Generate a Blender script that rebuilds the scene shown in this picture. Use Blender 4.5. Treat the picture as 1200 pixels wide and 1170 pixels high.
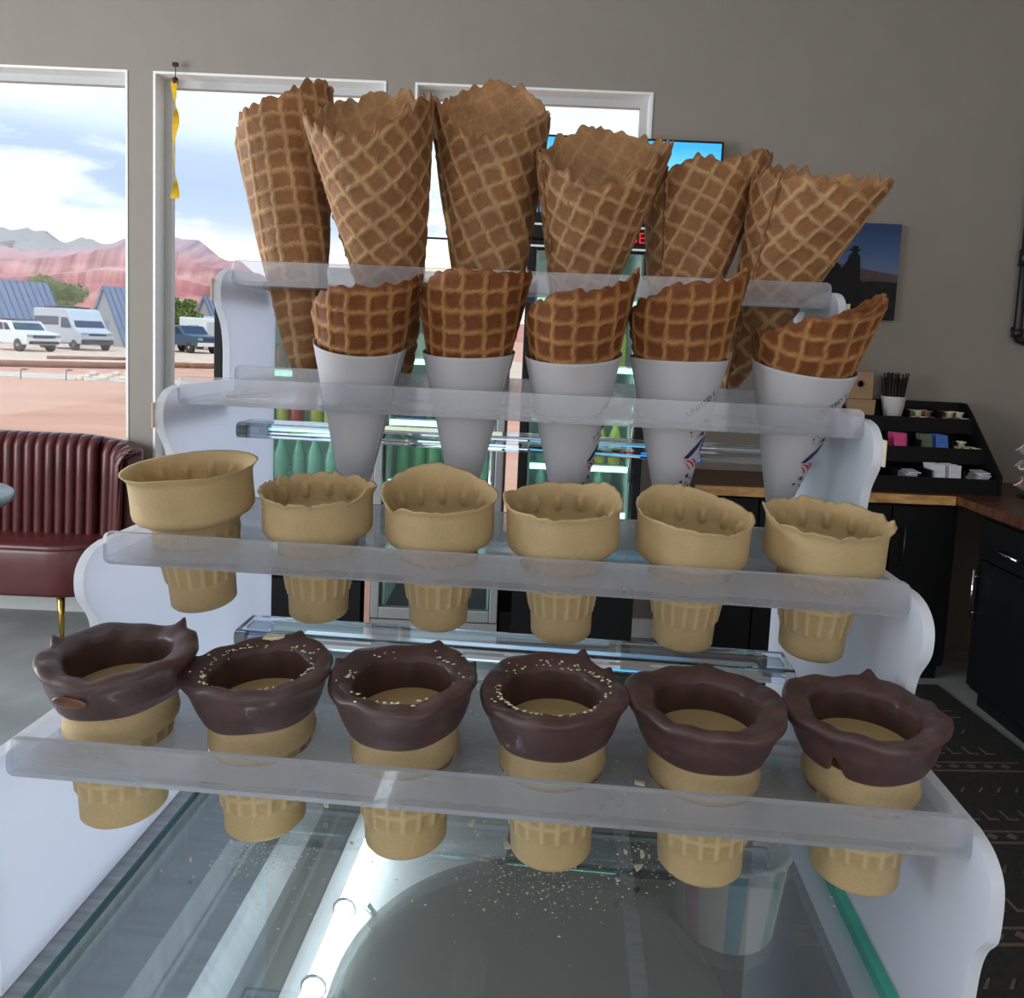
import bpy, bmesh, math, random
import numpy as np
from mathutils import Matrix, Vector, noise
for _o in list(bpy.data.objects): bpy.data.objects.remove(_o)
SC = bpy.context.scene
COL = SC.collection
PI = math.pi

# ------------------------------------------------------------------ camera
CAM = np.array([0.2140, -0.2980, 1.5155])
CR = np.array([0.9990, 0.0077, 0.0442]); CU = np.array([-0.0447, 0.0876, 0.9951]); CF = np.array([-0.0037, 0.9961, -0.0879])
CR = CR/np.linalg.norm(CR); CF = CF/np.linalg.norm(CF); CU = np.cross(CR, CF); CR = np.cross(CF, CU); CR /= np.linalg.norm(CR); CU /= np.linalg.norm(CU)
FPX, CX, CY = 857.77, 606.6, 474.3
cd = bpy.data.cameras.new('camera'); co = bpy.data.objects.new('camera', cd); COL.objects.link(co)
co.matrix_world = Matrix(((CR[0], CU[0], -CF[0], CAM[0]), (CR[1], CU[1], -CF[1], CAM[1]), (CR[2], CU[2], -CF[2], CAM[2]), (0, 0, 0, 1)))
cd.sensor_width = 36; cd.lens = FPX/1200*36; cd.shift_x = -(CX-600)/1200; cd.shift_y = (CY-585)/1200
cd.clip_start = 0.02; cd.clip_end = 5000
SC.camera = co
def ray(x, y): return CF+(x-CX)/FPX*CR-(y-CY)/FPX*CU
def atY(x, y, Y): d = ray(x, y); return CAM+d*(Y-CAM[1])/d[1]
def atZ(x, y, Z): d = ray(x, y); return CAM+d*(Z-CAM[2])/d[2]

# ------------------------------------------------------------------ view, world, lights
vs = SC.view_settings
vs.view_transform = 'Standard'; vs.look = 'None'; vs.gamma = 1; vs.use_curve_mapping = False; vs.exposure = 0.12
SC.cycles.use_denoising = True
SC.cycles.max_bounces = 14; SC.cycles.transparent_max_bounces = 40; SC.cycles.transmission_bounces = 12
SC.cycles.caustics_refractive = False; SC.cycles.caustics_reflective = False
SC.cycles.sample_clamp_indirect = 4

def lin(c):
    return tuple((v/255/12.92 if v/255 <= .04045 else ((v/255+.055)/1.055)**2.4) for v in c[:3])+(1,)

def build_world():
    w = bpy.data.worlds.new('sky'); SC.world = w; w.use_nodes = True
    nt = w.node_tree; nt.nodes.clear(); N = nt.nodes.new; Lk = nt.links.new
    tc = N('ShaderNodeTexCoord'); sep = N('ShaderNodeSeparateXYZ'); Lk(tc.outputs['Generated'], sep.inputs[0])
    mp = N('ShaderNodeMapping'); mp.inputs['Scale'].default_value = (2.2, 2.2, 7.0); mp.inputs['Location'].default_value = (0.65, 0.0, 0.12)
    Lk(tc.outputs['Generated'], mp.inputs[0])
    nz = N('ShaderNodeTexNoise'); nz.inputs['Scale'].default_value = 1.6; nz.inputs['Detail'].default_value = 7; nz.inputs['Roughness'].default_value = .55
    Lk(mp.outputs[0], nz.inputs['Vector'])
    # elevation band: clouds sit between about 7 and 14 degrees and thin out above
    base = N('ShaderNodeValToRGB'); e = base.color_ramp.elements
    e[0].position = 0.0; e[0].color = lin((240, 244, 252)); e[1].position = 1.0; e[1].color = lin((120, 180, 235))
    for p, c in ((.10, (248, 251, 255)), (.24, (232, 250, 254)), (.36, (214, 243, 254))):
        x = base.color_ramp.elements.new(p); x.color = lin(c)
    Lk(sep.outputs['Z'], base.inputs[0])
    band = N('ShaderNodeValToRGB'); e = band.color_ramp.elements
    e[0].position = 0.09; e[0].color = (0, 0, 0, 1); e[1].position = .42; e[1].color = (.15, .15, .15, 1)
    for p, v in ((.13, .85), (.17, 1.), (.205, .9), (.24, .22), (.28, .08)):
        x = band.color_ramp.elements.new(p); x.color = (v, v, v, 1)
    Lk(sep.outputs['Z'], band.inputs[0])
    cm = N('ShaderNodeMapRange'); cm.inputs['From Min'].default_value = .45; cm.inputs['From Max'].default_value = .55
    Lk(nz.outputs['Fac'], cm.inputs['Value'])
    mul = N('ShaderNodeMath'); mul.operation = 'MULTIPLY'; Lk(cm.outputs[0], mul.inputs[0]); Lk(band.outputs[0], mul.inputs[1])
    mix = N('ShaderNodeMix'); mix.data_type = 'RGBA'; Lk(mul.outputs[0], mix.inputs['Factor']); Lk(base.outputs[0], mix.inputs['A'])
    mix.inputs['B'].default_value = lin((178, 199, 232))
    bg = N('ShaderNodeBackground'); bg.inputs['Strength'].default_value = 1.2; Lk(mix.outputs['Result'], bg.inputs[0])
    out = N('ShaderNodeOutputWorld'); Lk(bg.outputs[0], out.inputs[0])
build_world()

def sun():
    l = bpy.data.lights.new('sun_offscreen', 'SUN'); l.energy = 1.5; l.angle = .12; l.color = (1, .95, .88)
    o = bpy.data.objects.new('sun_offscreen', l); COL.objects.link(o)
    o.rotation_euler = (math.radians(20), 0, math.radians(-35))
sun()
def area(name, loc, rot, sx, sy, power, color):
    l = bpy.data.lights.new(name, 'AREA'); l.shape = 'RECTANGLE'; l.size = sx; l.size_y = sy; l.energy = power; l.color = color
    o = bpy.data.objects.new(name, l); COL.objects.link(o); o.location = loc; o.rotation_euler = rot
    return o
WALL_Y = 3.41; ROOM_X0, ROOM_X1, ROOM_Y0, ROOM_H = -4.2, 4.2, -4.0, 3.6
# fill light for unseen windows, inferred behind the photographer and in the left wall
for _x in (-2.6, 0.0, 2.6):
    area('window_front_offscreen', (_x, ROOM_Y0+.10, 1.75), (math.radians(-90), 0, PI), 1.9, 2.0, 15, (1.0, .97, .94))
area('window_left_offscreen', (ROOM_X0+.10, 0.6, 1.7), (math.radians(90), 0, math.radians(-90)), 2.6, 2.0, 165, (.88, .94, 1.0))

# ------------------------------------------------------------------ materials
MATS = {}
def new_mat(name):
    m = bpy.data.materials.new(name); m.use_nodes = True; m.node_tree.nodes.clear(); MATS[name] = m
    return m, m.node_tree.nodes.new, m.node_tree.links.new
def mat(name, c, rough=.6, metal=0., var=.08, scale=30., bump=0., bscale=None, emit=None, estr=0., c2=None, spec=.5, detail=3., stretch=None, transl=0., coat=0., lo=.35, hi=.65):
    """plain procedural material: base colour broken up by noise, optional bump and translucency"""
    m, N, Lk = new_mat(name)
    b = N('ShaderNodeBsdfPrincipled'); out = N('ShaderNodeOutputMaterial')
    tc = N('ShaderNodeTexCoord'); nz = N('ShaderNodeTexNoise'); nz.inputs['Scale'].default_value = scale; nz.inputs['Detail'].default_value = detail
    src = tc.outputs['Object']
    if stretch:
        mp = N('ShaderNodeMapping'); mp.inputs['Scale'].default_value = stretch; Lk(src, mp.inputs[0]); src = mp.outputs[0]
    Lk(src, nz.inputs['Vector'])
    rp = N('ShaderNodeValToRGB'); L = lin(c)
    a = lin(c2) if c2 else tuple(min(1, v*(1-var)) for v in L[:3])+(1,); z = L if c2 else tuple(min(1, v*(1+var)) for v in L[:3])+(1,)
    rp.color_ramp.elements[0].position = lo; rp.color_ramp.elements[1].position = hi
    rp.color_ramp.elements[0].color = a; rp.color_ramp.elements[1].color = z
    Lk(nz.outputs['Fac'], rp.inputs[0]); Lk(rp.outputs[0], b.inputs['Base Color'])
    b.inputs['Roughness'].default_value = rough; b.inputs['Metallic'].default_value = metal; b.inputs['Specular IOR Level'].default_value = spec
    b.inputs['Coat Weight'].default_value = coat
    if emit:
        b.inputs['Emission Color'].default_value = lin(emit); b.inputs['Emission Strength'].default_value = estr
    if bump:
        bm_ = N('ShaderNodeBump'); bm_.inputs['Strength'].default_value = bump; bm_.inputs['Distance'].default_value = .002
        n2 = N('ShaderNodeTexNoise'); n2.inputs['Scale'].default_value = bscale or scale*3; n2.inputs['Detail'].default_value = 4
        Lk(src, n2.inputs['Vector']); Lk(n2.outputs['Fac'], bm_.inputs['Height']); Lk(bm_.outputs[0], b.inputs['Normal'])
    if transl:
        t = N('ShaderNodeBsdfTranslucent'); Lk(rp.outputs[0], t.inputs[0]); mx = N('ShaderNodeMixShader'); mx.inputs[0].default_value = transl
        Lk(b.outputs[0], mx.inputs[1]); Lk(t.outputs[0], mx.inputs[2]); Lk(mx.outputs[0], out.inputs[0])
    else: Lk(b.outputs[0], out.inputs[0])
    return m
def clear(name, tint=(1, 1, 1), haze=.05, hazecol=(235, 240, 250), gloss=1., ior=1.49, rough=.02, speck=0.):
    """clear sheet: straight see-through, fresnel gloss and a little milky haze (plus dusty specks)"""
    m, N, Lk = new_mat(name)
    tr = N('ShaderNodeBsdfTransparent'); tr.inputs[0].default_value = (*tint, 1)
    df = N('ShaderNodeBsdfDiffuse'); df.inputs[0].default_value = lin(hazecol); tl = N('ShaderNodeBsdfTranslucent'); tl.inputs[0].default_value = lin(hazecol)
    hz = N('ShaderNodeMixShader'); hz.inputs[0].default_value = .5; Lk(df.outputs[0], hz.inputs[1]); Lk(tl.outputs[0], hz.inputs[2])
    m1 = N('ShaderNodeMixShader'); Lk(tr.outputs[0], m1.inputs[1]); Lk(hz.outputs[0], m1.inputs[2])
    tc = N('ShaderNodeTexCoord'); nz = N('ShaderNodeTexNoise'); nz.inputs['Scale'].default_value = 22; nz.inputs['Detail'].default_value = 5
    Lk(tc.outputs['Object'], nz.inputs['Vector'])
    mr = N('ShaderNodeMapRange'); mr.inputs['From Min'].default_value = .3; mr.inputs['From Max'].default_value = .7
    mr.inputs['To Min'].default_value = haze*.75; mr.inputs['To Max'].default_value = min(1, haze*1.25); Lk(nz.outputs['Fac'], mr.inputs['Value'])
    fac = mr.outputs[0]
    if speck:
        n3 = N('ShaderNodeTexNoise'); n3.inputs['Scale'].default_value = 420; n3.inputs['Detail'].default_value = 2; Lk(tc.outputs['Object'], n3.inputs['Vector'])
        m3 = N('ShaderNodeMapRange'); m3.inputs['From Min'].default_value = .66; m3.inputs['From Max'].default_value = .72; m3.inputs['To Max'].default_value = speck
        Lk(n3.outputs['Fac'], m3.inputs['Value']); mx = N('ShaderNodeMath'); mx.operation = 'ADD'; mx.use_clamp = True; Lk(fac, mx.inputs[0]); Lk(m3.outputs[0], mx.inputs[1]); fac = mx.outputs[0]
    Lk(fac, m1.inputs[0])
    gl = N('ShaderNodeBsdfGlossy'); gl.inputs['Roughness'].default_value = rough; fr = N('ShaderNodeFresnel'); fr.inputs[0].default_value = ior
    mg = N('ShaderNodeMath'); mg.operation = 'MULTIPLY'; mg.inputs[1].default_value = gloss; Lk(fr.outputs[0], mg.inputs[0])
    m2 = N('ShaderNodeMixShader'); Lk(mg.outputs[0], m2.inputs[0]); Lk(m1.outputs[0], m2.inputs[1]); Lk(gl.outputs[0], m2.inputs[2])
    out = N('ShaderNodeOutputMaterial'); Lk(m2.outputs[0], out.inputs[0])
    return m
def real_glass(name, c=(245, 250, 255), rough=0.02):
    m, N, Lk = new_mat(name); g = N('ShaderNodeBsdfGlass'); g.inputs['Color'].default_value = lin(c); g.inputs['Roughness'].default_value = rough; g.inputs['IOR'].default_value = 1.49
    out = N('ShaderNodeOutputMaterial'); Lk(g.outputs[0], out.inputs[0]); return m
def milky(name, c, trans=.5):
    """frosted white acrylic: part diffuse, part translucent, soft gloss"""
    m, N, Lk = new_mat(name)
    df = N('ShaderNodeBsdfPrincipled'); df.inputs['Base Color'].default_value = lin(c); df.inputs['Roughness'].default_value = .35
    tl = N('ShaderNodeBsdfTranslucent'); tl.inputs[0].default_value = lin(c)
    mx = N('ShaderNodeMixShader'); mx.inputs[0].default_value = trans; Lk(df.outputs[0], mx.inputs[1]); Lk(tl.outputs[0], mx.inputs[2])
    out = N('ShaderNodeOutputMaterial'); Lk(mx.outputs[0], out.inputs[0]); return m
def wafer_mat(name, cell, ridge, transl=.15, vary=1.):
    """baked wafer: pale raised ridges, browner pressed cells (attribute 'ridge' is stored by the mesh)"""
    m, N, Lk = new_mat(name)
    at = N('ShaderNodeAttribute'); at.attribute_name = 'ridge'
    tc = N('ShaderNodeTexCoord'); nz = N('ShaderNodeTexNoise'); nz.inputs['Scale'].default_value = 45; nz.inputs['Detail'].default_value = 6; Lk(tc.outputs['Object'], nz.inputs['Vector'])
    nb = N('ShaderNodeTexNoise'); nb.inputs['Scale'].default_value = 900; nb.inputs['Detail'].default_value = 3; Lk(tc.outputs['Object'], nb.inputs['Vector'])
    mix = N('ShaderNodeMix'); mix.data_type = 'RGBA'; mix.inputs['A'].default_value = lin(cell); mix.inputs['B'].default_value = lin(ridge); Lk(at.outputs['Fac'], mix.inputs['Factor'])
    mr = N('ShaderNodeMapRange'); mr.inputs['From Min'].default_value = .3; mr.inputs['From Max'].default_value = .7; mr.inputs['To Min'].default_value = 1-.28*vary; mr.inputs['To Max'].default_value = 1+.18*vary
    Lk(nz.outputs['Fac'], mr.inputs['Value'])
    mr2 = N('ShaderNodeMapRange'); mr2.inputs['From Min'].default_value = .3; mr2.inputs['From Max'].default_value = .7; mr2.inputs['To Min'].default_value = 1-.15*vary; mr2.inputs['To Max'].default_value = 1+.12*vary
    Lk(nb.outputs['Fac'], mr2.inputs['Value'])
    mm = N('ShaderNodeMath'); mm.operation = 'MULTIPLY'; Lk(mr.outputs[0], mm.inputs[0]); Lk(mr2.outputs[0], mm.inputs[1])
    hs = N('ShaderNodeHueSaturation'); Lk(mix.outputs['Result'], hs.inputs['Color']); Lk(mm.outputs[0], hs.inputs['Value'])
    b = N('ShaderNodeBsdfPrincipled'); b.inputs['Roughness'].default_value = .62; b.inputs['Specular IOR Level'].default_value = .3; Lk(hs.outputs[0], b.inputs['Base Color'])
    bp = N('ShaderNodeBump'); bp.inputs['Strength'].default_value = .25; bp.inputs['Distance'].default_value = .0006; Lk(nb.outputs['Fac'], bp.inputs['Height']); Lk(bp.outputs[0], b.inputs['Normal'])
    t = N('ShaderNodeBsdfTranslucent'); Lk(hs.outputs[0], t.inputs[0]); ms = N('ShaderNodeMixShader'); ms.inputs[0].default_value = transl
    Lk(b.outputs[0], ms.inputs[1]); Lk(t.outputs[0], ms.inputs[2]); out = N('ShaderNodeOutputMaterial'); Lk(ms.outputs[0], out.inputs[0]); return m

M_wall = mat('wall_paint', (150, 142, 133), .9, var=.02, scale=6, bump=.25, bscale=260)
M_trim = mat('trim_paint', (240, 241, 238), .55, var=.02)
M_frame = mat('window_vinyl', (196, 196, 194), .5, var=.02)
M_floor = mat('polished_concrete', (158, 160, 158), .38, var=.2, scale=2.6, detail=6)
M_ceil = mat('ceiling_paint', (214, 210, 204), .9, var=.02)
M_pane = clear('window_glass', haze=.0, gloss=.10, ior=1.45)
M_milk = milky('frosted_acrylic', (240, 244, 253), .52)
M_milk_edge = milky('acrylic_cut_edge', (240, 243, 250), .35)
M_acryl = clear('clear_acrylic', (.98, .985, 1), haze=.46, hazecol=(246, 248, 253), gloss=.8, speck=.3)
M_lip = clear('clear_acrylic_lip', (.95, .96, .99), haze=.24, hazecol=(250, 250, 254), gloss=.7)
M_bar = real_glass('acrylic_bar')
M_strip = mat('cream_card', (226, 214, 188), .8, var=.03)
M_glass = clear('counter_glass', (.95, .985, .98), haze=.035, hazecol=(215, 225, 225), gloss=.55, ior=1.45)
M_gedge = mat('lit_glass_edge', (104, 226, 202), .15, var=.1, transl=.4)  # right edge of the glass top, its lit brightness mixed into the colour
M_gedge_d = mat('dark_glass_edge', (44, 96, 100), .15, var=.1)  # darker copy for the left edge of the same glass
M_steel = mat('brushed_steel', (160, 166, 166), .38, metal=.4, var=.18, scale=14, stretch=(1, 14, 1))
M_dsteel = mat('dark_steel', (104, 110, 108), .4, metal=.25, var=.25, scale=9, stretch=(6, 1, 1))
M_chrome = mat('chrome', (225, 228, 232), .12, metal=1, var=.03)
M_waf4 = wafer_mat('waffle_pale', (166, 117, 77), (210, 169, 121), .24)
M_waf3 = wafer_mat('waffle_dark', (132, 78, 42), (186, 134, 82), .16)
M_cake = wafer_mat('cake_wafer', (202, 174, 126), (224, 201, 156), .18, .4)
M_paper = mat('sleeve_paper', (208, 206, 209), .75, var=.02, transl=.2)
M_ink_n = mat('navy_ink', (36, 34, 92), .7); M_ink_r = mat('red_ink', (190, 44, 66), .7); M_ink_k = mat('black_ink', (44, 32, 46), .7)
M_choc = mat('chocolate', (80, 56, 54), .52, var=.22, scale=70, bump=.25, bscale=160, coat=.15)
M_crumb = mat('wafer_crumb', (240, 230, 196), .8, var=.1)
M_black = mat('black_laminate', (16, 16, 17), .5, var=.1, spec=.25)
M_blackm = mat('black_metal', (20, 20, 22), .4, var=.1)
M_leather = mat('oxblood_leather', (84, 34, 33), .36, var=.16, scale=12, bump=.2, bscale=300)
M_brass = mat('brass', (196, 160, 84), .25, metal=1, var=.06)
M_tabtop = mat('grey_table', (128, 138, 150), .3, var=.06)
M_dirt = mat('red_dirt', (226, 168, 138), .95, var=.1, c2=(212, 150, 122), scale=.7, detail=8, stretch=(.4, 1, 1))
M_gravel = mat('gravel', (214, 194, 176), .95, var=.16, scale=3)
M_lot = mat('lot_gravel', (226, 192, 166), .95, var=.12, scale=1.2)
M_log = mat('weathered_log', (150, 104, 82), .9, var=.25, scale=4)
M_rock = mat('pale_rock', (226, 206, 184), .9, var=.2, scale=3)
M_roof = mat('metal_roof', (132, 142, 166), .5, var=.06, scale=1)
M_seam = mat('roof_seam', (88, 100, 132), .5)
M_gable = mat('gable_board', (172, 172, 170), .8, var=.05)
M_white = mat('vehicle_white', (238, 238, 236), .3, var=.01)
M_silver = mat('vehicle_silver', (196, 198, 204), .3, var=.02)
M_truck = mat('vehicle_slate', (74, 92, 110), .3, var=.03)
M_tyre = mat('tyre', (70, 62, 60), .8)
M_dglass = mat('vehicle_glass', (52, 60, 82), .1)
M_leaf = mat('foliage', (128, 140, 76), .85, var=.35, scale=1.5)
M_bark = mat('bark', (108, 86, 66), .9)
M_yel = mat('sticky_ribbon', (240, 196, 44), .35, var=.15, transl=.45)
M_dark = mat('dark_brown', (60, 36, 30), .7)
M_mint = mat('cooler_liner', (218, 232, 226), .6, var=.03)
M_mintled = mat('cooler_shelf_light', (200, 255, 232), .5, emit=(176, 250, 222), estr=2.4, var=.0)
M_header = mat('cooler_header_lit', (246, 246, 214), .5, emit=(246, 246, 212), estr=.75, var=.01)
M_cglass = clear('cooler_glass', (.9, .98, .96), haze=.03, gloss=.5)
M_sgrey = mat('silver_frame', (168, 168, 170), .35, metal=.6, var=.04)
M_salmon = mat('salmon_ground_tone', (214, 168, 152), .35, metal=.3, var=.05)  # salmon tone standing in for red ground seen between the coolers
M_red_led = mat('red_led', (190, 30, 40), .5, emit=(214, 30, 44), estr=.55)
M_screen = None
M_canvas = mat('canvas_edge', (60, 60, 66), .8)
M_wood = mat('counter_wood', (86, 52, 36), .35, var=.35, scale=5, stretch=(1, 12, 1))
M_liveedge = mat('live_edge_wood', (196, 148, 92), .5, var=.25, scale=12, stretch=(1, 8, 4))
M_kraft = mat('kraft_board', (170, 140, 108), .85, var=.06)
M_cup = mat('white_cup', (226, 222, 220), .6, var=.02)
M_stir = mat('stirrer', (34, 16, 14), .5)
M_cream = mat('creamer_cup', (236, 230, 204), .5, var=.06)
M_cbrown = mat('creamer_brown', (150, 104, 76), .6)
M_pinkp = mat('pink_packet', (214, 76, 128), .6, var=.15); M_bluep = mat('blue_packet', (70, 108, 190), .6, var=.15)
M_grnp = mat('green_packet', (92, 106, 84), .6, var=.15); M_whtp = mat('white_packet', (214, 212, 222), .6, var=.1)
M_pod = mat('pod_cup', (228, 226, 224), .5); M_podlid = mat('pod_lid', (120, 116, 122), .4); M_podred = mat('pod_lid_red', (176, 84, 84), .4)
M_wire = mat('red_wire', (96, 26, 30), .4)
M_led = mat('led_tube', (255, 255, 255), .4, emit=(232, 244, 255), estr=12.)
M_white_pl = mat('white_plate', (226, 228, 228), .4, var=.05)
M_lid = mat('tub_lid', (86, 92, 88), .5, metal=.1, var=.25, scale=7)
M_stripe = [mat('cup_pink', (232, 168, 200), .6), mat('cup_blue', (128, 190, 216), .6), mat('cup_green', (150, 190, 176), .6), mat('cup_coral', (238, 184, 170), .6)]
M_bottle = [mat('bottle_green', (110, 170, 120), .2), mat('bottle_yellow', (214, 200, 96), .3), mat('bottle_red', (196, 60, 66), .3), mat('bottle_clear', (176, 214, 200), .15, transl=.3), mat('bottle_brown', (130, 76, 60), .3), mat('bottle_lime', (176, 196, 70), .3), mat('pack_white', (226, 224, 214), .5), mat('pack_blue', (70, 92, 170), .5)]

def ramp_mat(name, axis, stops, rough=.9, lo=0, hi=1, noise_amt=.0, nscale=3, emit=0., stretch=(1, 1, 1), flute=0.):
    """colour bands along one object axis, wobbled by noise"""
    m, N, Lk = new_mat(name); tc = N('ShaderNodeTexCoord'); sep = N('ShaderNodeSeparateXYZ'); Lk(tc.outputs['Object'], sep.inputs[0])
    mp = N('ShaderNodeMapping'); mp.inputs['Scale'].default_value = stretch; Lk(tc.outputs['Object'], mp.inputs[0])
    nz = N('ShaderNodeTexNoise'); nz.inputs['Scale'].default_value = nscale; nz.inputs['Detail'].default_value = 6; Lk(mp.outputs[0], nz.inputs['Vector'])
    mr = N('ShaderNodeMapRange'); mr.inputs['From Min'].default_value = lo; mr.inputs['From Max'].default_value = hi; Lk(sep.outputs[axis], mr.inputs['Value'])
    ad = N('ShaderNodeMath'); ad.operation = 'MULTIPLY_ADD'; ad.inputs[1].default_value = noise_amt; Lk(nz.outputs['Fac'], ad.inputs[0]); Lk(mr.outputs[0], ad.inputs[2])
    rp = N('ShaderNodeValToRGB'); els = rp.color_ramp.elements
    els[0].position = stops[0][0]; els[0].color = lin(stops[0][1]); els[1].position = stops[-1][0]; els[1].color = lin(stops[-1][1])
    for p, c in stops[1:-1]: x = els.new(p); x.color = lin(c)
    Lk(ad.outputs[0], rp.inputs[0])
    b = N('ShaderNodeBsdfPrincipled'); b.inputs['Roughness'].default_value = rough
    col = rp.outputs[0]
    if flute:
        m2 = N('ShaderNodeMapping'); m2.inputs['Scale'].default_value = (.16, .02, .02); Lk(tc.outputs['Object'], m2.inputs[0]); n2 = N('ShaderNodeTexNoise'); n2.inputs['Scale'].default_value = 1.; n2.inputs['Detail'].default_value = 6; Lk(m2.outputs[0], n2.inputs['Vector'])
        q = N('ShaderNodeMapRange'); q.inputs['From Min'].default_value = .35; q.inputs['From Max'].default_value = .65; q.inputs['To Min'].default_value = 1-flute; q.inputs['To Max'].default_value = 1+flute*.6; Lk(n2.outputs['Fac'], q.inputs['Value'])
        hs = N('ShaderNodeHueSaturation'); Lk(rp.outputs[0], hs.inputs['Color']); Lk(q.outputs[0], hs.inputs['Value']); col = hs.outputs[0]
    Lk(col, b.inputs['Base Color'])
    if emit: Lk(rp.outputs[0], b.inputs['Emission Color']); b.inputs['Emission Strength'].default_value = emit
    out = N('ShaderNodeOutputMaterial'); Lk(b.outputs[0], out.inputs[0]); return m
M_screen = ramp_mat('tv_picture', 'Z', [(0, (20, 90, 190)), (.5, (40, 150, 225)), (.8, (110, 205, 240)), (1, (60, 170, 230))], .3, lo=-.28, hi=.28, noise_amt=.25, nscale=2, emit=.75)
M_mesa = ramp_mat('mesa_strata', 'Z', [(.0, (214, 146, 124)), (.22, (208, 138, 120)), (.32, (196, 128, 120)), (.38, (214, 160, 146)), (.46, (186, 122, 124)), (.60, (202, 142, 136)), (.68, (216, 170, 160)), (.74, (196, 140, 140)), (.88, (206, 160, 156)), (1, (190, 160, 164))], .95, lo=0, hi=78, noise_amt=.22, nscale=.03, stretch=(1, 1, .4), flute=.22)  # rock strata colours with pale distance haze mixed in
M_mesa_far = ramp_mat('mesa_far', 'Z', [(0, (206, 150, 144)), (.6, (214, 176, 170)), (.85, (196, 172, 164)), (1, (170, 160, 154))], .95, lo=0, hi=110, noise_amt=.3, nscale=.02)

# ------------------------------------------------------------------ object helpers
def link(o, parent=None):
    COL.objects.link(o)
    if parent is not None: o.parent = parent
    return o
def tag(o, label, cat, group=None, kind=None):
    o['label'] = label
    if cat: o['category'] = cat
    if group: o['group'] = group
    if kind: o['kind'] = kind
    return o
def empty(name, loc=(0, 0, 0), rz=0., label=None, cat=None, group=None):
    o = bpy.data.objects.new(name, None); COL.objects.link(o); o.location = loc; o.rotation_euler = (0, 0, rz); o.empty_display_size = .05
    if label: tag(o, label, cat, group)
    return o
def mesh_obj(name, V, F, mats, parent=None, mi=None, smooth=False, attr=None):
    me = bpy.data.meshes.new(name)
    me.from_pydata([tuple(map(float, v)) for v in V], [], F)
    for m in (mats if isinstance(mats, (list, tuple)) else [mats]): me.materials.append(m)
    if mi is not None: me.polygons.foreach_set('material_index', np.asarray(mi, dtype=np.int32))
    if smooth: me.polygons.foreach_set('use_smooth', np.ones(len(F), dtype=bool))
    if attr is not None:
        a = me.attributes.new('ridge', 'FLOAT', 'POINT'); a.data.foreach_set('value', np.asarray(attr, dtype=np.float32))
    me.update()
    return link(bpy.data.objects.new(name, me), parent)
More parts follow.
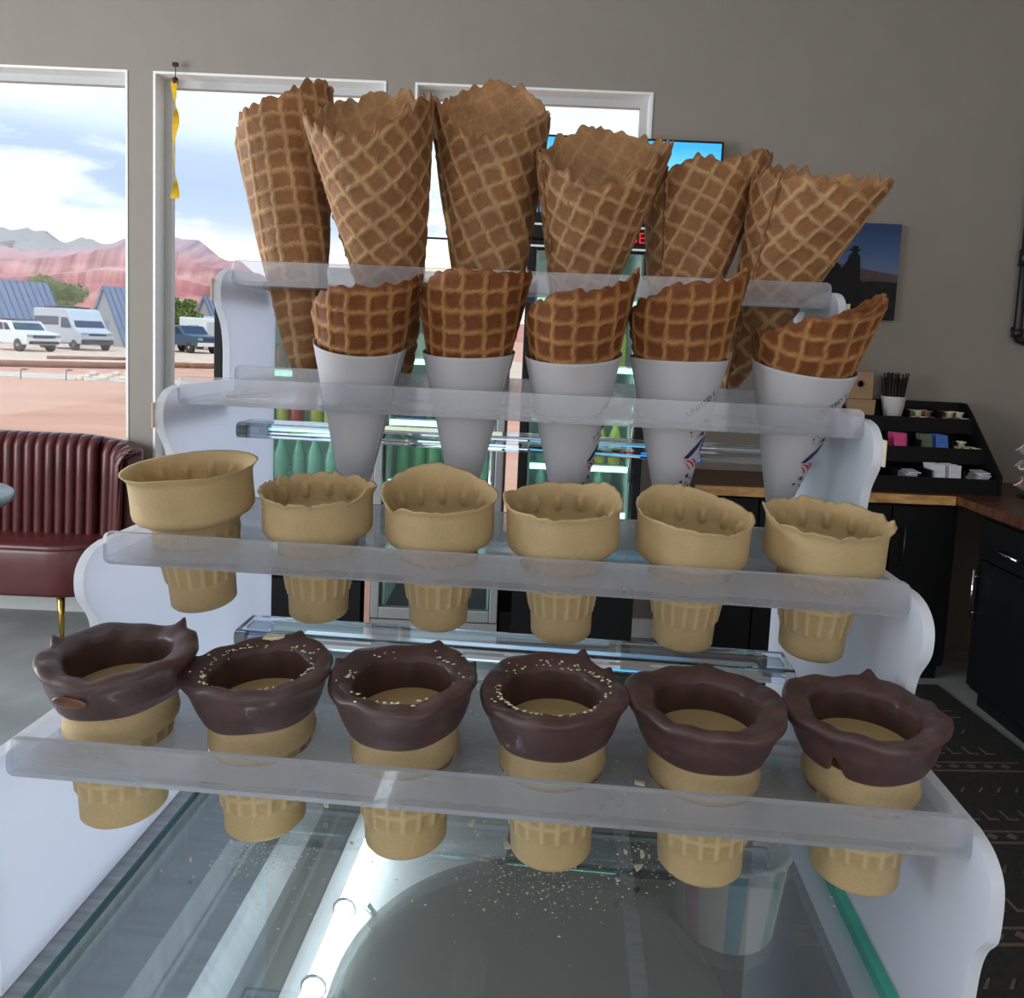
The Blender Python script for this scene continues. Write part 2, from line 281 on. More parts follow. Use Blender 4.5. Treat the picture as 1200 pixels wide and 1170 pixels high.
class MB:
    """collects shapes into one bmesh; build() links it as ONE object"""
    def __init__(s): s.bm = bmesh.new()
    def box(s, x0, x1, y0, y1, z0, z1, bev=0, mi=0, seg=2):
        b = bmesh.new(); r = bmesh.ops.create_cube(b, size=1)
        for v in b.verts: v.co = Vector(((x0+x1)/2+v.co.x*(x1-x0), (y0+y1)/2+v.co.y*(y1-y0), (z0+z1)/2+v.co.z*(z1-z0)))
        if bev: bmesh.ops.bevel(b, geom=b.edges[:], offset=bev, segments=seg, affect='EDGES', profile=.5)
        return s.merge(b, mi)
    def merge(s, b, mi=0, M=None):
        if M is not None: bmesh.ops.transform(b, matrix=M, verts=b.verts)
        mp = {v: s.bm.verts.new(v.co) for v in b.verts}
        for f in b.faces:
            try: n = s.bm.faces.new([mp[v] for v in f.verts]); n.material_index = mi; n.smooth = f.smooth
            except ValueError: pass
        b.free(); return s
    def poly(s, pts, mi=0):
        n = s.bm.faces.new([s.bm.verts.new(p) for p in pts]); n.material_index = mi; return s
    def prism(s, pts, axis, a, b_, mi=0, bev=0):
        """2D outline extruded along axis (0 x, 1 y, 2 z)"""
        def P(p, t): return {0: (t, p[0], p[1]), 1: (p[0], t, p[1]), 2: (p[0], p[1], t)}[axis]
        b = bmesh.new(); A = [b.verts.new(P(p, a)) for p in pts]; B = [b.verts.new(P(p, b_)) for p in pts]; n = len(pts)
        b.faces.new(A); b.faces.new(B[::-1])
        for i in range(n): b.faces.new((A[i], B[i], B[(i+1) % n], A[(i+1) % n]))
        bmesh.ops.recalc_face_normals(b, faces=b.faces)
        if bev: bmesh.ops.bevel(b, geom=b.edges[:], offset=bev, segments=2, affect='EDGES', profile=.5)
        return s.merge(b, mi)
    def tube(s, pts, r, n=8, mi=0, cap=True, r2=None):
        pts = [Vector(p) for p in pts]; rings = []
        for i, p in enumerate(pts):
            d = (pts[min(i+1, len(pts)-1)]-pts[max(i-1, 0)]).normalized()
            a = d.orthogonal().normalized() if i == 0 else (prev-d*prev.dot(d)).normalized(); prev = a; b = d.cross(a)
            rr = r if r2 is None else r+(r2-r)*i/(len(pts)-1)
            rings.append([s.bm.verts.new(p+(a*math.cos(t)+b*math.sin(t))*rr) for t in [2*PI*k/n for k in range(n)]])
        for A, B in zip(rings, rings[1:]):
            for k in range(n): f = s.bm.faces.new((A[k], A[(k+1) % n], B[(k+1) % n], B[k])); f.smooth = True; f.material_index = mi
        if cap:
            f = s.bm.faces.new(rings[0][::-1]); f.material_index = mi; f = s.bm.faces.new(rings[-1]); f.material_index = mi
        return s
    def lathe(s, prof, n=24, c=(0, 0, 0), mi=0, cap0=True, cap1=True):
        rings = [[s.bm.verts.new((c[0]+r*math.cos(2*PI*k/n), c[1]+r*math.sin(2*PI*k/n), c[2]+z)) for k in range(n)] for r, z in prof]
        for A, B in zip(rings, rings[1:]):
            for k in range(n): f = s.bm.faces.new((A[k], A[(k+1) % n], B[(k+1) % n], B[k])); f.smooth = True; f.material_index = mi
        if cap0: f = s.bm.faces.new(rings[0][::-1]); f.material_index = mi
        if cap1: f = s.bm.faces.new(rings[-1]); f.material_index = mi
        return s
    def build(s, name, mats, parent=None, smooth=None):
        me = bpy.data.meshes.new(name); s.bm.to_mesh(me); s.bm.free()
        for m in (mats if isinstance(mats, (list, tuple)) else [mats]): me.materials.append(m)
        if smooth is not None: me.polygons.foreach_set('use_smooth', np.full(len(me.polygons), smooth))
        return link(bpy.data.objects.new(name, me), parent)
def box(name, m, x0, x1, y0, y1, z0, z1, parent=None, bev=0): return MB().box(x0, x1, y0, y1, z0, z1, bev).build(name, m, parent)
def struct(o): o['kind'] = 'structure'; return o
def copy_tree(o, parent=None):
    c = o.copy(); COL.objects.link(c); c.parent = parent
    for ch in list(o.children): copy_tree(ch, c)
    return c
def rrect(w, h, r, n=5, cx=0, cy=0):
    out = []
    for qx, qy, a0 in ((1, 1, 0), (-1, 1, 90), (-1, -1, 180), (1, -1, 270)):
        for k in range(n+1):
            a = math.radians(a0+90*k/n); out.append((cx+qx*(w/2-r)+r*math.cos(a), cy+qy*(h/2-r)+r*math.sin(a)))
    return out

# ================================================================== THE ROOM
struct(box('floor', M_floor, ROOM_X0, ROOM_X1, ROOM_Y0, WALL_Y, -.05, 0))
struct(box('ceiling', M_ceil, ROOM_X0-.14, ROOM_X1+.14, ROOM_Y0-.14, WALL_Y+.14, ROOM_H, ROOM_H+.1))
WT = .14; SILL, HEAD = .45, 2.75
def wall_y(name, y0, y1, openings, x0, x1):
    b = MB(); xs = [x0]
    for (a, c) in openings: xs += [a, c]
    xs.append(x1)
    for i in range(0, len(xs), 2): b.box(xs[i], xs[i+1], y0, y1, 0, ROOM_H)
    for (a, c) in openings: b.box(a, c, y0, y1, 0, SILL); b.box(a, c, y0, y1, HEAD, ROOM_H)
    return struct(b.build(name, M_wall))
WINS = [(-2.93, -1.784), (-1.658, -.512), (-.37, .798)]
wall_y('wall_back', WALL_Y, WALL_Y+WT, WINS, ROOM_X0, ROOM_X1)
FW = [(-3.6, -1.6), (-1.0, 1.0), (1.6, 3.6)]
wall_y('wall_front', ROOM_Y0-WT, ROOM_Y0, FW, ROOM_X0, ROOM_X1)
struct(box('wall_right', M_wall, ROOM_X1, ROOM_X1+WT, ROOM_Y0-WT, WALL_Y+WT, 0, ROOM_H))
b = MB()
for (y0, y1, z0, z1) in ((ROOM_Y0-WT, -.8, 0, ROOM_H), (2.0, WALL_Y+WT, 0, ROOM_H), (-.8, 2.0, 0, SILL), (-.8, 2.0, HEAD, ROOM_H)): b.box(ROOM_X0-WT, ROOM_X0, y0, y1, z0, z1)
struct(b.build('wall_left', M_wall))
struct(box('baseboard_back', M_trim, ROOM_X0, 1.0, WALL_Y-.014, WALL_Y-.001, 0.001, .1))
def window(idx, x0, x1, yin, yout):
    """jamb lining with the light vinyl frame and the pane at the outer side"""
    root = empty('window_%d' % idx, ((x0+x1)/2, yin, SILL)); root['kind'] = 'structure'
    s = 1 if yout > yin else -1; w = (x1-x0)/2; h = HEAD-SILL; D = yout-yin; t = .012
    def bb(n, m, a, c, y0, y1, z0, z1): box(n, m, a, c, min(y0, y1), max(y0, y1), z0, z1, root)
    bb('jamb_lining', M_trim, -w, -w+t, -.004*s, D, 0, h); bb('jamb_lining', M_trim, w-t, w, -.004*s, D, 0, h)
    bb('head_lining', M_trim, -w+t, w-t, -.004*s, D, h-t, h); bb('window_sill', M_trim, -w+t, w-t, -.03*s, D, 0, .02)
    f = .035; y0, y1 = D-.05*s, D-.01*s
    bb('window_frame', M_frame, -w+t, -w+t+f, y0, y1, .02, h-t); bb('window_frame', M_frame, w-t-f, w-t, y0, y1, .02, h-t)
    bb('window_frame', M_frame, -w+t+f, w-t-f, y0, y1, h-t-f, h-t); bb('window_frame', M_frame, -w+t+f, w-t-f, y0, y1, .02, .02+f)
    bb('pane', M_pane, -w+t+f, w-t-f, D-.032*s, D-.028*s, .02+f, h-t-f)
for i, (a, c) in enumerate(WINS): window(i+1, a, c, WALL_Y, WALL_Y+WT)

# ================================================================== OUTSIDE
GZ = -.37
b = MB(); b.box(-400, 260, WALL_Y+WT+.02, 700, GZ-.2, GZ); g = struct(b.build('ground', M_dirt))
b = MB(); b.prism([(-60, 31), (14, 31), (14, 62), (-60, 62)], 2, GZ+.001, GZ+.02); struct(b.build('road', M_lot))
b = MB(); b.prism([(-30, 23.4), (-12, 22.6), (-9.5, 23.2), (-12, 24.6), (-30, 25.6)], 2, GZ+.001, GZ+.02); struct(b.build('path', M_gravel))
rnd = random.Random(4)
def mesa(name, ys, xs0, xs1, nx, heights, m, depth, seed):
    """eroded cliff range: talus apron, fluted cliff, sloping cap"""
    hx = [h[0] for h in heights]; hz = [h[1] for h in heights]
    rows = [(0, 0.0), (.12, .08), (.25, .20), (.36, .34), (.40, .42), (.42, .56), (.5, .60), (.53, .72), (.56, .82), (.7, .88), (.85, 1.0), (1.1, .9), (1.3, .3)]
    V = []; F = []
    for j, (fy, fz) in enumerate(rows):
        for i in range(nx+1):
            x = xs0+(xs1-xs0)*i/nx; H = float(np.interp(x, hx, hz))
            n1 = noise.fractal(Vector((x*.03, seed, fy*.5)), 1., 2., 5); n2 = noise.noise(Vector((x*.11, seed+3, fy*1.5)))
            z = H*fz*(1+(.05*n2+.05*n1)*(fz > .05)); y = ys+depth*(fy+.10*n1+.05*n2)
            V.append((x, y, z))
    for j in range(len(rows)-1):
        for i in range(nx): a = j*(nx+1)+i; F.append((a, a+1, a+nx+2, a+nx+1))
    o = mesh_obj(name, V, F, m); o.location.z = GZ; return struct(o)
Ym = 620.
def sky(px_, py_, Y=Ym): p = atY(px_, py_, Y); return (p[0], p[2]-GZ)
pts = [sky(x, y) for x, y in ((-160, 300), (-60, 275), (0, 285), (30, 284), (60, 281), (90, 276), (112, 269), (130, 267), (150, 268), (180, 268), (203, 271), (220, 283), (235, 291), (255, 300), (272, 312), (300, 326), (360, 345), (420, 362), (520, 372), (640, 380), (760, 388))]
mesa('mountain', 560, -760, 160, 420, pts, M_mesa, 130, 2.)
pts = [sky(x, y, 900) for x, y in ((-160, 258), (-40, 258), (0, 262), (18, 267), (38, 276), (48, 277), (60, 272), (80, 273), (100, 277), (130, 284), (170, 300), (260, 340), (400, 370))]
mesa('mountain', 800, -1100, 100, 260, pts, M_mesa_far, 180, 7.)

def cabin(px_, py_, Y, half, depth, rz, label):
    """A-frame cabin: two standing-seam roof planes down to the ground and a board gable"""
    p = atY(px_, py_, Y); H = p[2]-GZ
    root = empty('a_frame_cabin', (p[0], Y, GZ), rz, label, 'cabin', 'cabins beyond the parking lot')
    MB().prism([(-half+.12, 0), (half-.12, 0), (0, H-.25)], 1, .15, .35).build('gable_wall', M_gable, root)
    MB().prism([(-half+.12, 0), (half-.12, 0), (0, H-.25)], 1, depth-.3, depth-.1).build('gable_wall', M_gable, root)
    box('door', M_sgrey, -.45, .45, .10, .15, 0, min(2.0, H*.5), root)
    for s in (-1, 1):
        rp = MB().prism([(0, H), (s*half, 0), (s*(half-.14), 0), (0, H-.22)], 1, 0, depth).build('roof_plane', M_roof, root)
        sb = MB(); n = int(depth/.55); nx_, nz_ = s*H, half; q = math.hypot(nx_, nz_); nx_ /= q; nz_ /= q
        for k in range(n+1):
            y = depth*k/n; y = min(max(y, .03), depth-.03)
            sb.prism([(0, H), (s*half, 0), (s*half+nx_*.05, nz_*.05), (nx_*.05, H+nz_*.05)], 1, y-.025, y+.025)
        sb.build('seam', M_seam, rp)
    return root
cabin(120, 335, 55, 2.05, 5, math.radians(-15), 'grey A-frame cabin with open gable beside the white van')
cabin(-80, 319, 50, 2.4, 9.0, math.radians(-15), 'large blue-grey A-frame cabin behind the white sport utility vehicle')
cabin(238, 347, 68, 2.1, 6, math.radians(-10), 'small grey A-frame cabin behind the white camper trailer')

def tree(px_, py_, Y, w, h, label, seed):
    p = atY(px_, py_, Y); rr = random.Random(seed)
    root = empty('tree', (p[0], Y, GZ), 0, label, 'tree', 'trees beyond the parking lot')
    MB().tube([(0, 0, 0), (.1, 0, h*.3), (0, .1, h*.6)], .22, 8, r2=.1).build('trunk', M_bark, root)
    lob = [(rr.uniform(-.36, .36)*w, rr.uniform(-.25, .25)*w, h*rr.uniform(.45, .85), rr.uniform(.16, .26)*w) for _ in range(13)]
    V = []; F = []
    for _ in range(2600):
        cx, cy, cz, r_ = rr.choice(lob); d = Vector((rr.gauss(0, 1), rr.gauss(0, 1), rr.gauss(0, 1))).normalized()*r_*rr.uniform(.6, 1.05)
        q = Vector((cx, cy, cz*1.0))+Vector((d.x, d.y, d.z*.6)); a = Vector((rr.gauss(0, 1), rr.gauss(0, 1), rr.gauss(0, 1))).normalized(); bb = a.orthogonal().normalized(); s = rr.uniform(.12, .24)
        k = len(V); V += [q-a*s, q+bb*s*.5, q+a*s, q-bb*s*.5]; F.append((k, k+1, k+2, k+3))
    c = mesh_obj('crown', V, F, M_leaf, root); c['kind'] = 'stuff'
tree(68, 400, 68, 5.4, 6.2, 'bushy olive green tree behind the white van', 3)
tree(217, 400, 62, 3.4, 4.6, 'olive green tree beside the camper trailer', 8)

def wheel(parent, x, y, r_, wd=.24):
    o = empty('wheel', (0, 0, 0)); bpy.data.objects.remove(o)
    w = MB(); w.lathe([(r_*.55, -wd/2), (r_*.94, -wd/2), (r_, -wd*.35), (r_, wd*.35), (r_*.94, wd/2), (r_*.55, wd/2)], 20)
    t = w.build('wheel', M_tyre, parent); t.location = (x, y, r_); t.rotation_euler = (PI/2, 0, 0)
    h = MB().lathe([(r_*.1, -wd*.52), (r_*.5, -wd*.46), (r_*.58, -wd*.4), (r_*.58, wd*.4), (r_*.5, wd*.46), (r_*.1, wd*.52)], 16).build('hub', M_silver, t)
def vehicle(name, px_, py_, rz, Lg, Wd, prof, body_m, label, cat, sidewin, shield, wheels, r_, front, extra=None):
    """side outline extruded across the width; x is forward"""
    p = atZ(px_, py_, GZ); root = empty(name, (p[0], p[1], GZ), rz, label, cat)
    bm_ = MB().prism(prof, 1, -Wd/2, Wd/2, bev=.07); bm_.build('body', body_m, root)
    for k, q in enumerate(sidewin):
        for s in (-1, 1):
            y = s*(Wd/2+.003); MB().prism(q, 1, min(y-s*.02, y+s*.012), max(y-s*.02, y+s*.012)).build('side_window', M_dglass, root)
    (x0, z0), (x1, z1) = shield; d = Vector((z1-z0, 0, -(x1-x0))).normalized()*.02
    if d.x < 0: d = -d
    m = .12
    V = [(x0, -Wd/2+m, z0), (x0, Wd/2-m, z0), (x1, Wd/2-m-.08, z1), (x1, -Wd/2+m+.08, z1)]; V = [Vector(v)+d*.6 for v in V]+[Vector(v)-d for v in V]
    mesh_obj('windscreen', V, [(0, 1, 2, 3), (7, 6, 5, 4), (0, 4, 5, 1), (1, 5, 6, 2), (2, 6, 7, 3), (3, 7, 4, 0)], M_dglass, root)
    for x in wheels:
        for s in (-1, 1): wheel(root, x, s*(Wd/2-.1), r_)
    for (n, m_, x0, x1, hw, z0, z1) in front: box(n, m_, x0, x1, -hw, hw, z0, z1, root, .02)
    for s in (-1, 1): box('headlight', M_sgrey, Lg/2-.2, Lg/2+.015, min(s*(Wd/2-.38), s*(Wd/2-.04)), max(s*(Wd/2-.38), s*(Wd/2-.04)), front[0][5]+.05, front[0][5]+.2, root, .02)
    if extra: extra(root)
    return root
suvp = [(-2.3, .45), (2.2, .42), (2.3, .75), (2.22, 1.05), (1.0, 1.2), (.45, 1.72), (-2.0, 1.78), (-2.3, 1.2)]
vehicle('suv', 24, 411, math.radians(-26), 4.6, 1.9, suvp, M_white, 'white sport utility vehicle parked beside the camper van', 'car',
        [[(-1.9, 1.2), (-.9, 1.2), (-.9, 1.62), (-1.75, 1.64)], [(-.8, 1.2), (.1, 1.2), (-.02, 1.6), (-.8, 1.62)], [(.2, 1.2), (.78, 1.22), (.42, 1.58), (.1, 1.6)]], ((1.0, 1.2), (.45, 1.70)), (-1.45, 1.4), .38,
        [('grille', M_dglass, 2.2, 2.32, .62, .78, .96), ('bumper', M_tyre, 2.2, 2.34, .8, .45, .62), ('roof_rack', M_tyre, -1.8, .2, .75, 1.78, 1.83)])
vanp = [(-3., .5), (2.85, .45), (3., .8), (2.9, 1.15), (2.2, 1.4), (1.3, 2.5), (1.0, 2.62), (-2.95, 2.62)]
vehicle('camper_van', 86, 409.5, math.radians(-32), 6., 2.05, vanp, M_silver, 'tall silver camper van with dark side windows', 'van',
        [[(-2.8, 1.55), (.3, 1.55), (.3, 2.1), (-2.8, 2.1)], [(.6, 1.4), (1.9, 1.4), (1.35, 2.05), (.6, 2.05)]], ((2.15, 1.45), (1.4, 2.35)), (-1.9, 2.1), .36,
        [('grille', M_dglass, 2.9, 3.0, .55, .95, 1.1), ('bumper', M_tyre, 2.85, 3.05, .95, .42, .72), ('roof_rack', M_tyre, -2.0, .5, .8, 2.62, 2.74)])
trp = [(-2.8, .55), (2.7, .5), (2.8, .85), (2.7, 1.2), (1.2, 1.3), (.6, 1.85), (-.6, 1.88), (-.8, 1.3), (-2.8, 1.3)]
vehicle('pickup_truck', 218, 413, math.radians(-32), 5.6, 1.95, trp, M_truck, 'slate blue pickup truck with bright bumper by the trailer', 'truck',
        [[(-.55, 1.3), (.2, 1.3), (.2, 1.72), (-.5, 1.74)], [(.3, 1.3), (1.0, 1.32), (.6, 1.7), (.3, 1.72)]], ((1.2, 1.3), (.62, 1.83)), (-1.8, 1.8), .4,
        [('grille', M_dglass, 2.7, 2.8, .6, .85, 1.1), ('bumper', M_white, 2.65, 2.85, .95, .5, .75)])
def trailer():
    p = atZ(234, 411, GZ); root = empty('camper_trailer', (p[0]-.3, p[1]+3, GZ), math.radians(-8), 'white boxy camper trailer behind the pickup truck', 'trailer')
    MB().prism([(-2.2, .5), (2.0, .5), (2.25, 1.2), (1.9, 2.45), (-2.2, 2.55)], 1, -1.1, 1.1, bev=.08).build('body', M_white, root)
    box('door', M_silver, .2, .9, -1.13, -1.09, .6, 2.2, root); box('side_window', M_dglass, -1.4, -.5, -1.13, -1.09, 1.4, 1.9, root); box('roof_vent', M_silver, -.6, .2, -.3, .3, 2.5, 2.68, root)
    for s in (-1, 1): wheel(root, -.5, s*.95, .36)
    box('gas_bottle', M_podred, 2.4, 2.7, -.2, .2, .5, 1.1, root, .05); box('hitch', M_tyre, 1.9, 3.2, -.08, .08, .45, .55, root)
trailer()
def beam(pts, rad, label):
    V = [tuple(atZ(x, y, GZ+rad)) for x, y in pts]; o = MB().tube(V, rad, 8).build('timber_log', M_log); tag(o, label, 'log', 'timber edging along the lot')
beam([(-30, 425), (60, 427), (152, 429)], .13, 'long weathered log lying in front of the camper van')
beam([(55, 419), (110, 420), (152, 421)], .09, 'thin log lying behind the longer log edging')
beam([(196, 428), (230, 429), (268, 430)], .13, 'weathered log lying in front of the pickup truck')
for k in range(8):
    x = 94+k*8.4+rnd.uniform(-1, 1); p = atZ(x, 446-3*(k % 3), GZ); bm_ = bmesh.new(); bmesh.ops.create_icosphere(bm_, subdivisions=2, radius=1); s = rnd.uniform(.12, .2)
    for v in bm_.verts: v.co *= s*(1+.35*noise.noise(v.co*1.6+Vector((k*5, 0, 0)))); v.co.z *= .75
    o = MB().merge(bm_).build('pale_boulder', M_rock, smooth=True); o.location = (p[0], p[1], GZ+s*.4); tag(o, 'pale boulder in the heap of rocks on the red dirt', 'rock', 'heap of pale boulders')
for k, (x, y) in enumerate(((24, 445), (77, 446))):
    p = atZ(x, y, GZ); root = empty('path_light', (p[0], p[1], GZ), 0, ('bent path light nearer the boulder heap', 'bent path light standing alone by the gravel path')[1-k], 'path light', 'path lights')
    MB().tube([(0, 0, 0), (.02, 0, .28), (.04, 0, .32), (.12, 0, .33)], .012, 6).build('post', M_blackm, root)
    box('lamp_head', M_blackm, .08, .2, -.05, .05, .31, .345, root, .01)

# ================================================================== FURNITURE AT THE WINDOW WALL
def settee():
    root = empty('settee', (-2.5, 3.2, 0), 0, 'dark red leather settee with channelled back and brass legs', 'sofa')
    O = Vector((2.5, -3.2, 0)); L = lambda x, y, z: (x+2.5, y-3.2, z)
    # seat: plan outline with swept corner
    plan = [(-3.3, 3.02), (-1.95, 3.02)]+[(-1.95+.30*math.sin(t)*.98, 3.02+.33*(1-math.cos(t))) for t in [PI/2*k/8 for k in range(1, 9)]]+[(-1.65, 3.37), (-3.3, 3.37)]
    loc = [(x+2.5, y-3.2) for x, y in plan]
    MB().prism(loc, 2, .21, .445, bev=.022).build('seat_base', M_leather, root, smooth=True)
    ins = [(x*.995, (y+.175-.0)*.985-.175+.002) for x, y in loc]
    MB().prism(ins, 2, .43, .462, bev=.014).build('seat_cushion', M_leather, root, smooth=True)
    path = []; x = -3.3
    while x < -1.87: path.append((x, 3.27, 0, 1)); x += .052
    for k in range(1, 6):
        a = k/5*math.radians(78); path.append((-1.87+.19*math.sin(a), 3.27-.19*(1-math.cos(a)), a, 1))
    top = lambda x: .95-.05*max(0, (x+2.0)/.33)**1.5
    for (x, y, a, _) in path:
        zt = top(x); b = MB(); n = 8; rings = []
        lean = .05
        prof = [(0, .45), (0, .6), (0, .75), (.0, zt-.06), (.25, zt-.025), (.6, zt-.005), (1.0, zt)]
        c, s = math.cos(-a), math.sin(-a)
        for (fade, z) in prof:
            ring = []
            for k in range(n+1):
                t = PI*k/n; u = -.027*math.cos(t); w = -(.030*math.sin(t))*(1-fade*.2)+fade*.055+lean*(z-.45)*.8
                ring.append(b.bm.verts.new((x+2.5+u*c-w*s*1, y-3.2+u*s+w*c, z)))
            rings.append(ring)
        for A, B in zip(rings, rings[1:]):
            for k in range(n): f = b.bm.faces.new((A[k], A[k+1], B[k+1], B[k])); f.smooth = True
        b.build('channel', M_leather, root)
    # back shell behind the channels
    b = MB(); ring0 = None; shell = [(-3.34, 3.3, 0)]+[(p[0], p[1], p[2]) for p in path]
    inner = []; outer = []
    for (x, y, a) in shell:
        nx, ny = math.sin(a), math.cos(a); inner.append((x+nx*.02, y+ny*.02)); outer.append((x+nx*.095, y+ny*.075))
    for i in range(len(inner)-1):
        q = [inner[i], inner[i+1], outer[i+1], outer[i]]; zz = (top(shell[i][0]), top(shell[i+1][0])); V = []
        for (p_, z_) in ((q[0], zz[0]), (q[1], zz[1]), (q[2], zz[1]), (q[3], zz[0])): V.append(((p_[0]+2.5, p_[1]-3.2, .24), (p_[0]+2.5, p_[1]-3.2+.03, z_-.004)))
        B = [b.bm.verts.new(v[0]) for v in V]; T = [b.bm.verts.new(v[1]) for v in V]
        for f in ((T[0], T[1], T[2], T[3]), (B[3], B[2], T[2], T[3])[::-1], (B[0], B[1], T[1], T[0])): b.bm.faces.new(f).smooth = True
        if i == len(inner)-2: b.bm.faces.new((B[1], B[2], T[2], T[1]))
    bmesh.ops.remove_doubles(b.bm, verts=b.bm.verts, dist=.0005); b.build('back_shell', M_leather, root)
    e = inner[-1]; e2 = outer[-1]
    MB().tube([(e[0]+2.5, e[1]-3.2-.03, .45), (e[0]+2.5, e[1]-3.2-.012, .7), (e[0]+2.5, e[1]-3.2, top(-1.68)-.03), (e2[0]+2.49, e2[1]-3.19, top(-1.68)-.005)], .012, 8).build('piping', M_leather, root)
    for (x, y) in ((-1.92, 3.06), (-1.74, 3.3), (-3.2, 3.06), (-3.2, 3.3)):
        MB().tube([(x+2.5, y-3.2, .22), (x+2.5+.012, y-3.2-.012, 0.0)], .018, 12, r2=.009).build('leg', M_brass, root)
settee()
def side_table():
    root = empty('side_table', (-1.93, 2.2, 0), 0, 'round grey topped table standing before the red settee', 'table')
    MB().lathe([(.30, .84), (.325, .845), (.33, .855), (.33, .868), (.322, .875), (.02, .875)], 40).build('tabletop', M_tabtop, root)
    MB().lathe([(.03, .02), (.03, .84)], 16).build('pedestal', M_blackm, root)
    MB().lathe([(.2, 0), (.2, .012), (.05, .022)], 32).build('base', M_blackm, root)
side_table()
def flytrap():
    root = empty('fly_paper', tuple(atY(205, 228, 3.375)), 0, 'yellow twisted sticky fly ribbon hanging in the window', 'fly trap')
    H = .56; V = []; F = []; n = 60
    for i in range(n+1):
        t = i/n; tw = 5.5*t+.6*math.sin(9*t); w = .022*(1-.25*math.sin(3*t)); x0 = .006*math.sin(11*t); z = H*t-.02
        for s in (-1, 0, 1): V.append((x0+s*w*math.cos(tw), s*w*.5*math.sin(tw)-.003, z))
    for i in range(n):
        for k in range(2): a = i*3+k; F.append((a, a+1, a+4, a+3))
    mesh_obj('ribbon', V, F, M_yel, root, smooth=True)
    MB().lathe([(.012, H-.03), (.013, H-.005), (.004, H)], 12).build('cap', M_dark, root)
    MB().tube([(0, 0, H), (0.002, 0, H+.03), (-.002, 0.0, H+.062)], .002, 6).build('string', M_dark, root)
    box('clip', M_blackm, -.012, .012, -.006, .008, H+.05, H+.068, root)
flytrap()

# ================================================================== COOLERS
CY0 = 2.72
def bottle_mesh(kind):
    if kind == 0: return [(.030, 0), (.032, .01), (.032, .13), (.014, .18), (.012, .22), (.013, .235)]
    if kind == 1: return [(.031, 0), (.033, .006), (.033, .105), (.028, .118), (.027, .12)]
    return [(.029, 0), (.031, .01), (.030, .09), (.031, .14), (.018, .18), (.014, .19), (.014, .21)]
BM = {}
def bottle(x, y, z, kind, mi, label, group, sc=1.):
    key = (kind, mi)
    if key not in BM: o = MB().lathe(bottle_mesh(kind), 14).build('drink_bottle' if kind != 1 else 'drink_can', M_bottle[mi]); BM[key] = o.data
    else: o = link(bpy.data.objects.new('drink_bottle' if kind != 1 else 'drink_can', BM[key]))
    o.location = (x, y, z); o.scale = (sc,)*3; tag(o, label, 'bottle' if kind != 1 else 'can', group)
def cooler(x0, x1, H, glass0, glass1, label, frame_m, header, hz, silver=False):
    """glass-door merchandiser: cabinet shell, lit liner, door frame with pane, wire shelves"""
    D = .60; xc = (x0+x1)/2; w = (x1-x0)/2
    root = empty('drinks_cooler', (xc, CY0, 0), 0, label, 'refrigerator', 'glass door drinks coolers')
    b = MB(); b.box(-w, -w+.04, .03, D, .02, H); b.box(w-.04, w, .03, D, .02, H); b.box(-w+.04, w-.04, D-.03, D, .02, H); b.box(-w+.04, w-.04, .03, D-.03, H-.05, H); b.box(-w+.04, w-.04, .03, D-.03, .02, glass0-.02)
    b.build('cabinet_shell', M_black, root)
    for s in (-1, 1):
        for yy in (.1, D-.1): MB().lathe([(.02, 0), (.02, .02)], 10, (s*(w-.06), yy, 0)).build('foot', M_black, root)
    b = MB(); b.box(-w+.04, -w+.05, .05, D-.03, glass0-.02, H-.05); b.box(w-.05, w-.04, .05, D-.03, glass0-.02, H-.05); b.box(-w+.05, w-.05, .05, D-.03, glass1-.001+.02, glass1+.03); b.build('liner', M_mint, root)
    box('back_liner', M_mint, -w+.05, w-.05, D-.04, D-.03, glass0-.02, glass1+.02, root)
    d = empty('door', (0, 0, 0)); d.parent = root
    f = .035
    fr = MB(); fr.box(-w, -w+f, 0, .03, glass0-.05, glass1+.04, .004); fr.box(w-f, w, 0, .03, glass0-.05, glass1+.04, .004); fr.box(-w+f, w-f, 0, .03, glass1, glass1+.04, .004); fr.box(-w+f, w-f, 0, .03, glass0-.05, glass0, .004)
    fr.build('door_frame', frame_m, d)
    box('pane', M_cglass, -w+f, w-f, .012, .018, glass0, glass1, d)
    MB().tube([(w-.05, -.03, glass0+.25), (w-.05, -.03, glass0+.75)], .010, 8).tube([(w-.05, 0, glass0+.27), (w-.05, -.03, glass0+.27)], .007, 6).tube([(w-.05, 0, glass0+.73), (w-.05, -.03, glass0+.73)], .007, 6).build('handle', M_chrome, d)
    box('header', header, -w+.01, w-.01, .0, .03, glass1+.045, H-.012, root, .003)
    box('kick_panel', frame_m if silver else M_black, -w, w, .005, .03, .03, glass0-.055, root)
    for k, z in enumerate(hz):
        sh = MB(); n = 14
        for i in range(n+1): sh.box(-w+.052+(2*w-.104)*i/n-.0015, -w+.052+(2*w-.104)*i/n+.0015, .07, D-.045, z-.006, z-.0002)
        sh.box(-w+.05, w-.05, .066, .072, z-.012, z+.004)
        s_ = sh.build('wire_shelf', M_chrome, root)
        box('shelf_light', M_mintled, -w+.05, w-.05, .055, .066, z-.026, z-.004, root)
    return root
c1 = (-1.06, -.43); c2 = (-.385, .155); c3 = (.215, .73)
cooler(*c1, 1.68, .52, 1.60, 'black drinks cooler nearest the pickup window', M_black, M_black, (.60, .86, 1.10, 1.345))
cooler(*c2, 1.92, .36, 1.70, 'silver framed drinks cooler with cream lit header', M_sgrey, M_header, (.62, .90, 1.16, 1.42), True)
r3 = cooler(*c3, 2.04, .70, 1.885, 'tall black cooler with red letters on its header', M_black, M_black, (.80, 1.0, 1.205, 1.42, 1.64))
